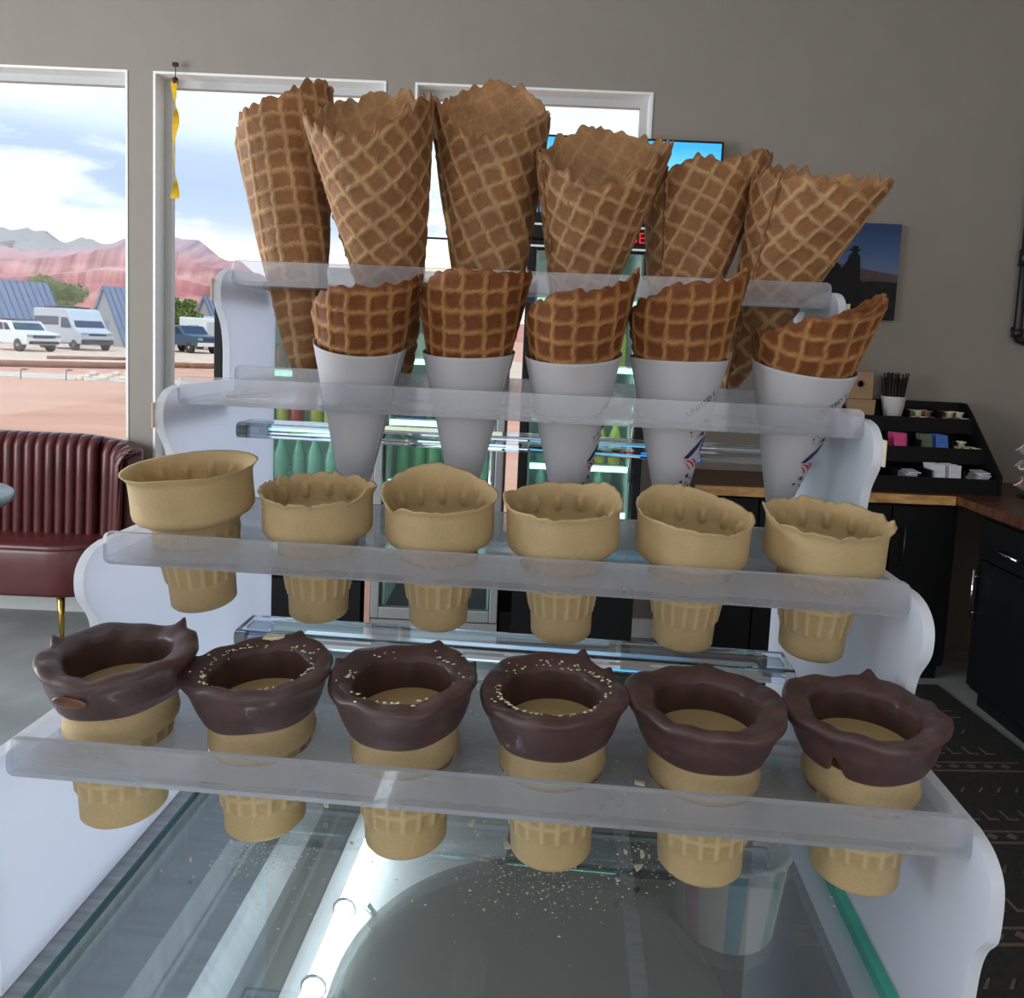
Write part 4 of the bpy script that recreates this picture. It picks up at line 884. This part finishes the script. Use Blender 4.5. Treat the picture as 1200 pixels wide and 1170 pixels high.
def waffle(name, mtx, L, rtop, ex, hts, seed, m, rot=0., cell=.0125, seam=2.0, jag=.0022, nth=190, nv=112):
    """rolled wafer sheet: spiral overlap, pressed square grid, ragged slanting top edge; hts = heights at image right, back, left, front"""
    rg = np.random.RandomState(seed); ov = .7; th = np.linspace(0, 2*PI+ov, nth)+seam
    ph = np.array([0, PI/2, PI, 3*PI/2, 2*PI]); base = np.zeros_like(th); tt = np.mod(th, 2*PI)
    hv = np.array(list(hts)+[hts[0]]); idx = np.clip((tt/(PI/2)).astype(int), 0, 3); fr = tt/(PI/2)-idx; fr = fr*fr*(3-2*fr); base = hv[idx]*(1-fr)+hv[idx+1]*fr
    kn = np.cumsum(rg.uniform(.05, .16, 120)); kv = rg.uniform(-1, 1, 120); kv2 = np.interp(th-seam, kn, kv)
    sc = np.abs(np.sin((th-seam)*11+rg.uniform(0, 6)+1.3*np.sin(th*3)))
    h = base+jag*kv2+jag*.9*(sc-.5)
    T = .0017
    s0 = .003; v = np.linspace(0, 1, nv)
    S = s0+(h[:, None]-s0)*v[None, :]; TH_ = np.repeat(th[:, None], nv, 1)
    R = rtop*np.power(np.clip(S/L, 0, None), ex)+T*1.15*(TH_-seam)/(2*PI)*np.clip(S/.02, .1, 1)
    # slight oval wobble
    R *= 1+.03*np.cos(2*TH_+seed)+.012*np.cos(3*TH_+seed*2)
    sina = rtop/math.hypot(rtop, L); rho = S/math.sqrt(1-sina*sina); phi = (TH_-3*PI/2)*sina*1.0+rot
    U = rho*np.cos(phi); Vv = rho*np.sin(phi)
    wob = .0004*np.sin(U*700+seed)+.0004*np.sin(Vv*600)
    def rd(x): q = np.abs((x+wob)/cell-np.round((x+wob)/cell))*cell; return 1-np.clip((q-.0007)/.0013, 0, 1)
    rdg = np.maximum(rd(U), rd(Vv)); rdg = rdg*rdg*(3-2*rdg)
    edge = np.clip((h[:, None]-S)/.004, 0, 1)
    Ro = R+.0012*rdg*edge*np.clip(S/.03, 0, 1)-.0004*(1-edge)
    lump = .0005*np.sin(U*900)*np.sin(Vv*900)
    Ri = np.maximum(R-T+lump+.0006*(1-rdg)-.0005, .0003)
    def P(Rr): return np.stack([Rr*np.cos(TH_), Rr*np.sin(TH_), S], -1).reshape(-1, 3)
    V = np.concatenate([P(Ro), P(Ri)]); n = nth*nv
    F = grid_faces(nth, nv)+grid_faces(nth, nv, n, True)
    for i in range(nth-1):
        a = i*nv+nv-1; F.append((a, a+nv, a+nv+n, a+n)); a = i*nv; F.append((a+nv, a, a+n, a+n+nv))
    for j in range(nv-1):
        a = j; F.append((a+1, a, a+n, a+n+1)); a = (nth-1)*nv+j; F.append((a, a+1, a+n+1, a+n))
    at = np.concatenate([(rdg*edge).ravel(), (.35+.3*rdg).ravel()])
    o = mesh_obj(name, V, F, m, None, None, True, at); o.matrix_world = mtx; return o
STANDING = {}
ORD = ('first', 'second', 'third', 'fourth', 'fifth', 'sixth')
T4 = [  # tip px, top px, r, exponent, heights R B L F (px from the axis top), rot, seam
 ((362, 482), (331, 150), .0345, .72, (44, 16, -22, 4), .0, 1.2),
 ((474, 458), (431, 130), .0460, .74, (6, 30, 2, -28), .55, 2.6),
 ((572, 490), (577, 125), .0415, .74, (-12, 68, 8, -60), .42, 2.9),
 ((663, 472), (704, 190), .0425, .98, (26, 42, 2, -28), -.30, 2.9),
 ((774, 488), (824, 202), .0382, .88, (30, -10, -36, -14), -.32, 3.2),
 ((848, 472), (958, 212), .0415, .92, (24, 8, -14, 0), -.42, 3.2)]
LEAN4 = (.026, -.026, .018, -.022, .034, -.032); BASE4 = (0, 0, 0, 0, -.007, .008)
DES4 = ('narrow pale', 'wide tilted', 'tall broad', 'frilly open mouthed', 'slanting', 'far leaning')
for k, (tp, tq, r_, ex, hp, rot, seam) in enumerate(T4):
    ref = hole(3, k); dt = LEAN4[k]; a = at_depth(*tp, hole(3, k, -dt*.35+BASE4[k])); c_ = at_depth(*tq, hole(3, k, dt+BASE4[k])); r_ *= 1+dt/.53; mtx, L = frame(a, c_, ROT @ Vector((0, 1, 0)))
    sc = L/math.hypot(tp[0]-tq[0], tp[1]-tq[1])
    o = waffle('waffle_cone', mtx, L, r_, ex, [L+v*sc for v in hp], 40+k, M_waf4, rot, .0132, seam, .0036)
    STANDING[(3, k)] = [o]; tag(o, '%s waffle cone, %s from the window end of the top tier' % (DES4[k], ORD[k]), 'waffle cone', 'waffle cones on the top tier')
T3 = [((413, 622), (425, 356), .0332, 1.0, (38, -14, -8, 26)), ((541, 618), (552, 350), .0350, 1.0, (32, 2, 0, 34)), ((662, 640), (674, 362), .0350, 1.0, (42, -14, -6, 28)),
      ((781, 634), (799, 360), .0352, 1.0, (44, -2, -6, 28)), ((906, 614), (950, 388), .0350, .97, (44, -18, -8, 30))]
LEAN3 = (-.026, -.012, -.026, -.012, -.024); BASE3 = (.009, .005, .009, .005, .009)
SLV = (398, 409, 410, 416, 424)
def sleeve(parent, L, rtop, ex, hs, k):
    """paper wrap: flat cut top, overlapping seam running down the front"""
    nth, nv = 90, 60; ov = .8; th = np.linspace(0, 2*PI+ov, nth)+(-PI/2+.45); v = np.linspace(0, 1, nv); V = []; n = nth*nv
    S = .0015+(hs-.0015+.0012*np.sin(th*1.0+k)[:, None])*v[None, :]; TT = np.repeat(th[:, None], nv, 1)
    R = rtop*np.power(S/L, ex)*1.025+.0028+.0004*(TT-th[0])/(2*PI)*1.2
    def P(Rr): return np.stack([Rr*np.cos(TT), Rr*np.sin(TT), S], -1).reshape(-1, 3)
    V = np.concatenate([P(R), P(R-.00025)]); F = grid_faces(nth, nv)+grid_faces(nth, nv, n, True)
    for i in range(nth-1): a = i*nv+nv-1; F.append((a, a+nv, a+nv+n, a+n))
    for j in range(nv-1): a = (nth-1)*nv+j; F.append((a, a+1, a+n+1, a+n)); a = j; F.append((a+1, a, a+n, a+n+1))
    o = mesh_obj('paper_sleeve', V, F, M_paper, parent, None, True)
    def on(th0, s_, a, b): s2 = s_+b; r_ = rtop*(s2/L)**ex*1.025+.0028+.0009; t = th0+a/r_; return (r_*math.cos(t), r_*math.sin(t), s2)
    return o, on
def printing(sl, on, th_t, s_t, th_e, s_e, k):
    me = text_mesh('UNITED S', .0052); ca, sa = math.cos(.62), math.sin(.62)
    bm_ = bmesh.new(); bm_.from_mesh(me); bmesh.ops.subdivide_edges(bm_, edges=bm_.edges[:], cuts=1)
    for v in bm_.verts: x, y = v.co.x, v.co.y; v.co = Vector(on(th_t, s_t, x*ca-y*sa, x*sa+y*ca))
    bm_.to_mesh(me); bm_.free(); me.materials.append(M_ink_k); link(bpy.data.objects.new('printed_lettering', me), sl)
    def patch(name, polys, m_):
        b = MB()
        for q in polys: b.poly([on(th_e, s_e, x*.001, y*.001) for x, y in q])
        b.build(name, m_, sl)
    patch('printed_emblem_blue', [[(-7, -3), (-4, 1), (0, 5), (0, 0), (-3.5, -3.2)], [(0, 5), (4, 8.5), (8, 10), (3, 3.5), (0, 0)], [(8, 10), (9, 10), (9, 2), (6.4, -2), (6.6, 3)]], M_ink_n)
    patch('printed_emblem_red', [[(-6.5, -4), (-3, -4.2), (1, -6), (3.5, -9.5), (2.5, -9.8), (0, -7), (-3, -5.4)], [(-1.5, -3.4), (2, -4), (4.6, -6), (6.5, -10), (5.4, -10), (3.5, -7), (1.2, -5)], [(-6.6, -5.2), (-3.4, -6.6), (-1, -9), (0, -11), (-.8, -11.2), (-2.2, -9), (-4, -7)]], M_ink_r)
    def star(cx, cy, r_): return [(cx+(r_ if q % 2 == 0 else r_*.4)*math.sin(PI*q/5), cy+(r_ if q % 2 == 0 else r_*.4)*math.cos(PI*q/5)) for q in range(10)]
    patch('printed_stars', [star(-1, -15, 2.2), star(-4.5, -19, 1.6), star(2.4, -17, 1.6), star(-.8, -19.5, .9), star(2.0, -21.5, 1.5)], M_ink_k)
    patch('printed_stars', [star(-6, 14, 1.1), star(-3.6, 16, 1.2), star(-5, 11.5, .8)], M_ink_k); patch('printed_flag', [[(.5, 17), (5, 18.4), (5, 22.2), (.5, 20.5)], [(-2, 9.6), (1.5, 12.6), (5, 14), (5, 11), (2.6, 12)]], M_ink_k)
for k, (tp, tq, r_, ex, hp) in enumerate(T3):
    dt = LEAN3[k]; a = at_depth(*tp, hole(2, k+1, -dt*.3+BASE3[k])); c_ = at_depth(*tq, hole(2, k+1, dt+BASE3[k])); r_ *= .955*(1+dt/.46); mtx, L = frame(a, c_, ROT @ Vector((0, 1, 0)))
    sc = L/math.hypot(tp[0]-tq[0], tp[1]-tq[1])
    o = waffle('waffle_cone', mtx, L, r_, ex, [L+v*sc for v in hp], 70+k, M_waf3, .0, .0122, 2.2, .0016)
    tag(o, 'dark waffle cone in a white paper sleeve, %s from the window end of its tier' % ORD[k], 'waffle cone', 'sleeved waffle cones on the third tier')
    hs = L*(tp[1]-SLV[k])/(tp[1]-tq[1]); sl, on = sleeve(o, L, r_, ex, hs, k); STANDING[(2, k+1)] = [o, sl]
    if k in (2, 3, 4):
        fe = (1-(520-tq[1])/(tp[1]-tq[1]))*L; ft = (1-(462-tq[1])/(tp[1]-tq[1]))*L
        off = {2: .42, 3: -.02, 4: -.04}[k]; printing(sl, on, -1.0+off, ft if k < 4 else ft*1.04, -.88+off, fe, k)

def cup_lathe(name, prof, mtx_parent, m, n=96, disp=None, ridge=None, mi=None, parent=None, cap0=False, cap1=False, closed=False):
    """revolved profile with optional displacement dr, dz = disp(theta, index, r, z)"""
    th = np.linspace(0, 2*PI, n, endpoint=False); P = np.array(prof); k = len(P)
    R = np.repeat(P[None, :, 0], n, 0); Z = np.repeat(P[None, :, 1], n, 0); T = np.repeat(th[:, None], k, 1); at = np.zeros_like(R)
    if disp is not None: R, Z, at = disp(T, R, Z)
    V = np.stack([R*np.cos(T), R*np.sin(T), Z], -1).reshape(-1, 3); F = []
    for i in range(n):
        q = (i+1) % n
        for j in range(k-1): F.append((i*k+j, q*k+j, q*k+j+1, i*k+j+1))
    if cap0: F.append(tuple(i*k for i in range(n))[::-1])
    if cap1: F.append(tuple(i*k+k-1 for i in range(n)))
    mis = None
    if mi is not None:
        mis = [mi[j] for i in range(n) for j in range(k-1)]+([mi[0]] if cap0 else [])+([mi[-1]] if cap1 else [])
    return mesh_obj(name, V, F, m, parent, mis, True, at.ravel())
def dense(pts, step):
    out = [pts[0]]
    for a, c_ in zip(pts, pts[1:]):
        n = max(1, int(math.hypot(c_[0]-a[0], c_[1]-a[1])/step+.5))
        out += [(a[0]+(c_[0]-a[0])*t/n, a[1]+(c_[1]-a[1])*t/n) for t in range(1, n+1)]
    return out
STEM = {}
def stem_mesh(key, r0, r1, zt, ribs, band, rings):
    """tapered wafer foot with plain base band and raised waffle ribs"""
    if key in STEM: return link(bpy.data.objects.new('stem', STEM[key]))
    prof = dense([(.0008, .0), (r0*.93, 0), (r0, .0012), (r0*1.02, band), (r0*1.045, band+.0012), (r1, zt)], .0009)
    def disp(T, R, Z):
        c_ = np.abs(np.mod(T*ribs/(2*PI)+.5, 1)-.5)*2*PI*R/ribs; rb = 1-np.clip((c_-.0005)/.0009, 0, 1)
        rg = np.zeros_like(R)
        for zr in rings: rg = np.maximum(rg, 1-np.clip((np.abs(Z-zr)-.0004)/.0008, 0, 1))
        zone = np.clip((Z-band-.001)/.001, 0, 1)*np.clip((zt-.004-Z)/.002, 0, 1); rr_ = np.maximum(rb, rg)*zone
        side = R > r0*.9
        return R+np.where(side, .0008*rr_, 0), Z, np.where(side, rr_*.8+.25*(1-zone), .2)
    o = cup_lathe('stem', prof, None, M_cake, 128, disp); STEM[key] = o.data; return o
def jagged(seed, amp, step=.09):
    rg = np.random.RandomState(seed); kn = np.cumsum(rg.uniform(step*.4, step*1.6, 400)); kn = kn[kn < 2*PI-.05]; kv = rg.uniform(-1, .6, len(kn)); kv[rg.rand(len(kn)) < .35] = -.1
    return lambda T: amp*np.interp(T, np.concatenate([[0], kn, [2*PI]]), np.concatenate([[kv[0]], kv, [kv[0]]]))
def bump(T, c_, w): d = np.abs(np.mod(T-c_+PI, 2*PI)-PI); return np.exp(-(d/w)**2)
# second tier: plain cake cups
T2 = [((236, 707), (227, 545)), ((371, 720), (375, 569)), ((512, 730), (517, 578)), ((657, 743), (660, 585)), ((800, 753), (813, 598)), ((952, 764), (967, 604))]
RIM = [lambda T: .0012*bump(T, 4.9, .4), lambda T: .0032*bump(T, 6.1, .22)-.0006, lambda T: .0085*bump(T, 1.9, .9)-.004*bump(T, 3.95, .16)+.0022*bump(T, 3.1, .25), lambda T: .0035*bump(T, .7, .45)+.003*bump(T, 3.1, .3),
       lambda T: .006*bump(T, 2.0, .9)-.002*bump(T, 5.2, .5), lambda T: .0035*bump(T, 3.1, .3)+.002*bump(T, 6.1, .2)]
JAG = (.0002, .0024, .0009, .0013, .0012, .0020); FLARE = (.0030, .0014, .0018, .0012, .0005, .0022)
DES2 = ('plain cake cup with a smooth flared rim', 'plain cake cup with a saw toothed rim', 'plain cake cup with a high broken back rim', 'plain cake cup with an evenly ragged rim', 'plain cake cup with a tall curved back rim', 'plain cake cup with pointed rim corners')
for k, (bp_, tp) in enumerate(T2):
    ref = hole(1, k); a = at_depth(*bp_, ref); c_ = at_depth(*tp, ref); mtx, L = frame(a, c_, ROT @ Vector((0, 1, 0)))
    root = empty('cake_cup', (0, 0, 0), 0, DES2[k]+', %s from the window end' % ORD[k], 'cake cone', 'plain cake cups on the second tier'); root.matrix_world = mtx
    ks = L/.0715; root.matrix_world = mtx @ Matrix.Translation((0, 0, .042)) @ Matrix.Rotation(math.radians(5.5), 4, 'X') @ Matrix.Translation((0, 0, -.042)) @ Matrix.Scale(ks, 4)
    s_ = stem_mesh('t2', .0158, .0212, .0455, 18, .0125, (.0125, .0275, .036)); s_.parent = root
    STANDING[(1, k)] = [s_]; jg = jagged(200+k, JAG[k]); rm = RIM[k]; fl = FLARE[k]
    outer = [(.0204, .0425), (.0212, .0432), (.0220, .0450), (.0268, .0476), (.0284, .0496), (.0288, .052), (.0287, .060), (.0288, .066), (.0291, .0685), (.0294+fl*.4, .0705), (.0298+fl*.7, .0720)]
    inner = [(.0286+fl*.7, .0718), (.0278+fl*.3, .0700), (.0272, .067), (.0268, .060), (.0262, .0575), (.0250, .0565), (.0006, .0562)]
    prof = dense(outer, .0012)+dense(inner, .0014); zi = len(dense(outer, .0012)); 
    def disp(T, R, Z, jg=jg, rm=rm, zi=zi, k=k):
        w = np.clip((Z-.064)/.008, 0, 1)**1.5; idx = np.arange(R.shape[1])[None, :]
        Z2 = Z+(jg(T)+rm(T))*w
        tooth = (np.abs(np.mod(T*13/(2*PI), 1)-.5) < .14)*(idx >= zi)*np.clip((.0665-Z)/.003, 0, 1)*np.clip((Z-.0572)/.002, 0, 1)
        R2 = R-.0028*tooth+.0002*np.sin(T*5+k)
        at = .35+.35*np.clip((Z-.07)/.003, 0, 1); return R2, Z2, at
    mi = None
    cup_lathe('bowl', prof, None, [M_cake], 156, disp, mi=mi, parent=root)
# first tier: cups dipped in chocolate
T1 = [((147, 944), (140, 754)), ((312, 959), (304, 773)), ((476, 978), (474, 784)), ((645, 991), (648, 798)), ((819, 1008), (828, 811)), ((999, 1018), (1014, 822))]
DES1 = ('with a bare oval patch on its side', 'with a pale crumb stuck on its rim', 'with a thin pale line inside its rim', 'with crumbs sprinkled inside its rim', 'with a smooth dark rim and no crumbs', 'with a bare notch in its lower edge')
NUB = [[(1.15, .0034), (3.05, .0036)], [(1.35, .0022), (3.0, .0018)], [(1.3, .0018), (.45, .002), (2.9, .002)], [(1.15, .0032), (.65, .002)], [(1.4, .001)], [(1.15, .0034), (.25, .001)]]
for k, (bp_, tp) in enumerate(T1):
    ref = hole(0, k, -.004 if k == 0 else 0); a = at_depth(*bp_, ref); c_ = at_depth(*tp, ref); mtx, L = frame(a, c_, ROT @ Vector((0, 1, 0)))
    root = empty('dipped_cake_cup', (0, 0, 0), 0, 'chocolate dipped cup %s, %s from the window end' % (DES1[k], ORD[k]), 'cake cone', 'chocolate dipped cups on the bottom tier'); root.matrix_world = mtx
    ks = L/.068; root.scale = (ks*.962, ks*.962, ks)
    s_ = stem_mesh('t1', .0166, .0198, .043, 18, .0105, (.0105, .0185, .0265)); s_.parent = root
    STANDING[(0, k)] = [s_]; col = [(.0192, .0345), (.0202, .0352), (.0216, .037), (.0220, .039), (.0214, .0420), (.0212, .0445), (.0220, .0490)]
    STANDING[(0, k)].append(cup_lathe('collar', dense(col, .001), None, M_cake, 80, lambda T, R, Z: (R+.0003*np.sin(T*3+k), Z, .45+0*Z), parent=root))
    rg = np.random.RandomState(300+k); phs = rg.uniform(0, 6, 6); nubs = NUB[k]
    out = [(.0206, .0470), (.0222, .0471), (.0234, .0482), (.0253, .0520), (.0268, .0560), (.0278, .0592), (.0288, .0612), (.0300, .0628), (.0307, .0642), (.0304, .0655), (.0290, .0663), (.0262, .0661), (.0236, .0652), (.0214, .0642), (.0203, .0628), (.0198, .0590), (.0196, .0550), (.0194, .0510)]
    prof = dense(out, .0009); pa = np.array(prof); iin = int(np.argmax((pa[:, 1] < .064) & (pa[:, 0] < .0212) & (np.arange(len(pa)) > len(pa)*.5)))
    def dispc(T, R, Z, phs=phs, nubs=nubs, k=k):
        wob = .0006*np.sin(2*T+phs[0])+.0005*np.sin(3*T+phs[1])+.0004*np.sin(5*T+phs[2]); rim = np.clip((Z-.056)/.006, 0, 1); o_ = np.clip((R-.0215)/.004, 0, 1)
        R2 = R+wob*o_*(.5+rim)+.0003*np.sin(9*T+phs[3])*rim; Z2 = Z+rim*(.0008*np.sin(2*T+phs[4])+.0006*np.sin(4*T+phs[5])+.00035*np.sin(11*T+phs[1]))
        low = np.clip((.050-Z)/.006, 0, 1)*(R > .0205); Z2 = Z2+low*(.0009*np.sin(2*T+phs[2])+.0005*np.sin(5*T+phs[0]))
        tip_ = np.clip((R-.0283)/.002, 0, 1)*np.clip((Z-.0585)/.003, 0, 1)
        for (an, am) in nubs: q = bump(T, an, .085)*tip_; R2 = R2+am*.55*q; Z2 = Z2+am*q
        if k == 5: q = bump(T, 3.95, .09)*np.clip((.056-Z)/.009, 0, 1)*(R > .0203); Z2 = Z2+.0085*q; R2 = R2+.0032*q*(Z < .0560)
        return R2, Z2, np.zeros_like(R)
    cup_lathe('chocolate_rim', prof, None, M_choc, 150, dispc, parent=root)
    cup_lathe('cup_floor', dense([(.0197, .0515), (.0190, .0510), (.0003, .0510)], .003), None, M_cake, 48, None, parent=root)
    rz = random.Random(500+k)
    if k in (1, 2, 3):      # pale crumbs clinging round the inner rim
        V = []; F = []
        for _ in range((90, 60, 110)[k-1]):
            an = rz.uniform(0, 2*PI); r_ = rz.gauss(.0222, .0010) if rz.random() < .75 else rz.uniform(.021, .0285); z = .0658+.0002*rz.random()-max(0, .0245-r_)*.55; s = rz.uniform(.0002, .0007); n0 = len(V); c3_ = Vector((r_*math.cos(an), r_*math.sin(an), z+.0003))
            for q in range(5): t = 2*PI*q/5+rz.random(); V.append(c3_+Vector((s*math.cos(t)*1.6*rz.uniform(.6, 1.3), s*math.sin(t)*rz.uniform(.6, 1.3), rz.uniform(-.0001, .0003))))
            V.append(c3_+Vector((0, 0, .0005))); F += [(n0+q, n0+(q+1) % 5, n0+5) for q in range(5)]
        c9 = mesh_obj('rim_crumbs', V, F, M_crumb, root); c9['kind'] = 'stuff'
    if k == 1:
        f_ = MB().prism([(-.005, -.002), (-.001, -.003), (.005, -.0016), (.0045, .002), (-.004, .0022)], 2, 0, .0012, bev=.0003).build('wafer_flake', M_crumb, root); f_.location = (-.004, .0262, .0664)
    if k == 0:
        f_ = MB(); bm_ = bmesh.new(); bmesh.ops.create_icosphere(bm_, subdivisions=3, radius=1)
        for v in bm_.verts: v.co = Vector((v.co.x*.0075, v.co.y*.0009, v.co.z*.0024))
        f_.merge(bm_); e = f_.build('bare_patch', mat('scuffed_chocolate', (120, 76, 44), .3, var=.25, scale=220, c2=(74, 42, 34)), root, smooth=True); an = 4.62; e.location = (.0280*math.cos(an), .0280*math.sin(an), .0568); e.rotation_euler = (.12, 0, an+PI/2)

# the shelves: each hole is cut round the cone that hangs in it
def fit_hole(i, k, objs):
    P = []
    for o in [q for p_ in objs for q in [p_]+list(p_.children_recursive)]:
        for v in o.data.vertices:
            q = o.matrix_world @ v.co; q = ROT.inverted() @ (q-Vector((0, 0, ZT))); dz = q.z-(TZ[i]-LIP)
            if -TH-.0012 < dz < .0010: P.append((q.x, q.y-TD[i]))
    P = np.array(P); c_ = (P.max(0)+P.min(0))/2; HOLES[(i, k)] = (c_[0], c_[1], float(np.hypot(*(P-c_).T).max())+.0002)
bpy.context.view_layer.update()
for (i, k), objs in STANDING.items(): fit_hole(i, k, objs)
for i in range(4): shelf(i)
# ------------------------------------------------------------------ crumbs
def flake_mesh(r_, s):
    n = r_.randint(4, 6); pts = [(s*math.cos(2*PI*q/n+r_.random())*r_.uniform(.5, 1.2), s*math.sin(2*PI*q/n+r_.random()*.4)*r_.uniform(.3, .8)) for q in range(n)]
    return pts
def crumbs(name, label, spots, z, seed, host):
    r_ = random.Random(seed); V = []; F = []
    for (cx, cy, sx, sy, n, smin, smax) in spots:
        for _ in range(n):
            x = r_.gauss(cx, sx); y = r_.gauss(cy, sy); s = r_.uniform(smin, smax)*(.5 if r_.random() < .7 else 1); n0 = len(V); t0 = r_.random()*6
            if not host(x, y): continue
            for q in range(4): t = t0+PI/2*q; V.append((x+s*math.cos(t)*r_.uniform(.7, 1.3), y+s*math.sin(t)*r_.uniform(.6, 1.), z+.0001))
            V.append((x, y, z+s*.7)); F += [(n0+q, n0+(q+1) % 4, n0+4) for q in range(4)]
    o = mesh_obj(name, V, F, M_crumb); o.location = (0, 0, ZT); o.rotation_euler = (0, 0, SA); tag(o, label, 'crumbs', None, 'stuff')
G = GT-ZT
def gl(px_, py_): q = ROT.inverted() @ Vector(atZ(px_, py_, GT)); return q.x, q.y
sp = []
for (x, y, n, s) in ((310, 1000, 260, .013), (640, 1030, 300, .018), (560, 1010, 120, .03), (760, 1010, 160, .014), (470, 1000, 60, .02), (900, 1000, 40, .012), (1000, 1050, 40, .008), (830, 990, 50, .03), (380, 1040, 40, .03)):
    cx, cy = gl(x, y); sp.append((cx, cy, s, s*.75, n, .0003, .0010))
crumbs('wafer_crumbs', 'fine pale wafer crumbs scattered on the glass counter top', sp, G, 5, lambda x, y: .015 < x < .405)
def plate_ok(i): return lambda x, y: 0.004 < x < W-.004 and TD[i]+.004 < y < TD[i]+PD-.004 and min(math.hypot(x-W*(k+.5)/6, y-TD[i]-PD/2) for k in range(6)) > .0235
for i, nm in ((0, 'bottom'), (1, 'second')):
    crumbs('wafer_crumbs', 'fine wafer crumbs lying on the %s acrylic shelf' % nm, [(W*(k)/6, TD[i]+PD/2, .008, .018, 34, .0002, .0007) for k in range(1, 6)], TZ[i]-LIP, 15+i, plate_ok(i))
rf = random.Random(77)
for n_, (x, y, s) in enumerate(((382, 944, .0042), (553, 966, .0042), (594, 993, .004), (412, 990, .0022), (752, 1003, .0036), (748, 1018, .0036), (733, 1000, .002), (723, 1032, .0022), (223, 1008, .0022), (560, 980, .0018))):
    cx, cy = gl(x, y); pts = flake_mesh(rf, s); pts = sorted(pts, key=lambda p_: math.atan2(p_[1], p_[0])); o = MB().prism(pts, 2, 0, .0008).build('wafer_flake', M_crumb); o.location = (ROT @ Vector((cx, cy, 0)))+Vector((0, 0, GT+.0001)); o.rotation_euler = (0, 0, rf.uniform(0, 3)); tag(o, 'thin pale wafer flake lying on the glass counter top', 'wafer flake', 'wafer flakes on the glass')
for (i, px_, py_, s, nm) in ((0, 66, 857, .0045, 'bottom shelf beside the cup with the bare patch'), (0, 205, 832, .004, 'bottom shelf between the first and second dipped cups'), (0, 750, 920, .0026, 'bottom shelf between the fourth and fifth dipped cups')):
    q = ROT.inverted() @ Vector(atZ(px_, py_, ZT+TZ[i]-LIP)); pts = sorted(flake_mesh(rf, s), key=lambda p_: math.atan2(p_[1], p_[0])); o = MB().prism(pts, 2, 0, .0012).build('wafer_flake', M_crumb); o.location = (ROT @ Vector((max(q.x, .0052), q.y, 0)))+Vector((0, 0, ZT+TZ[i]-LIP+.0001)); tag(o, 'wafer flake lying on the '+nm, 'wafer flake')
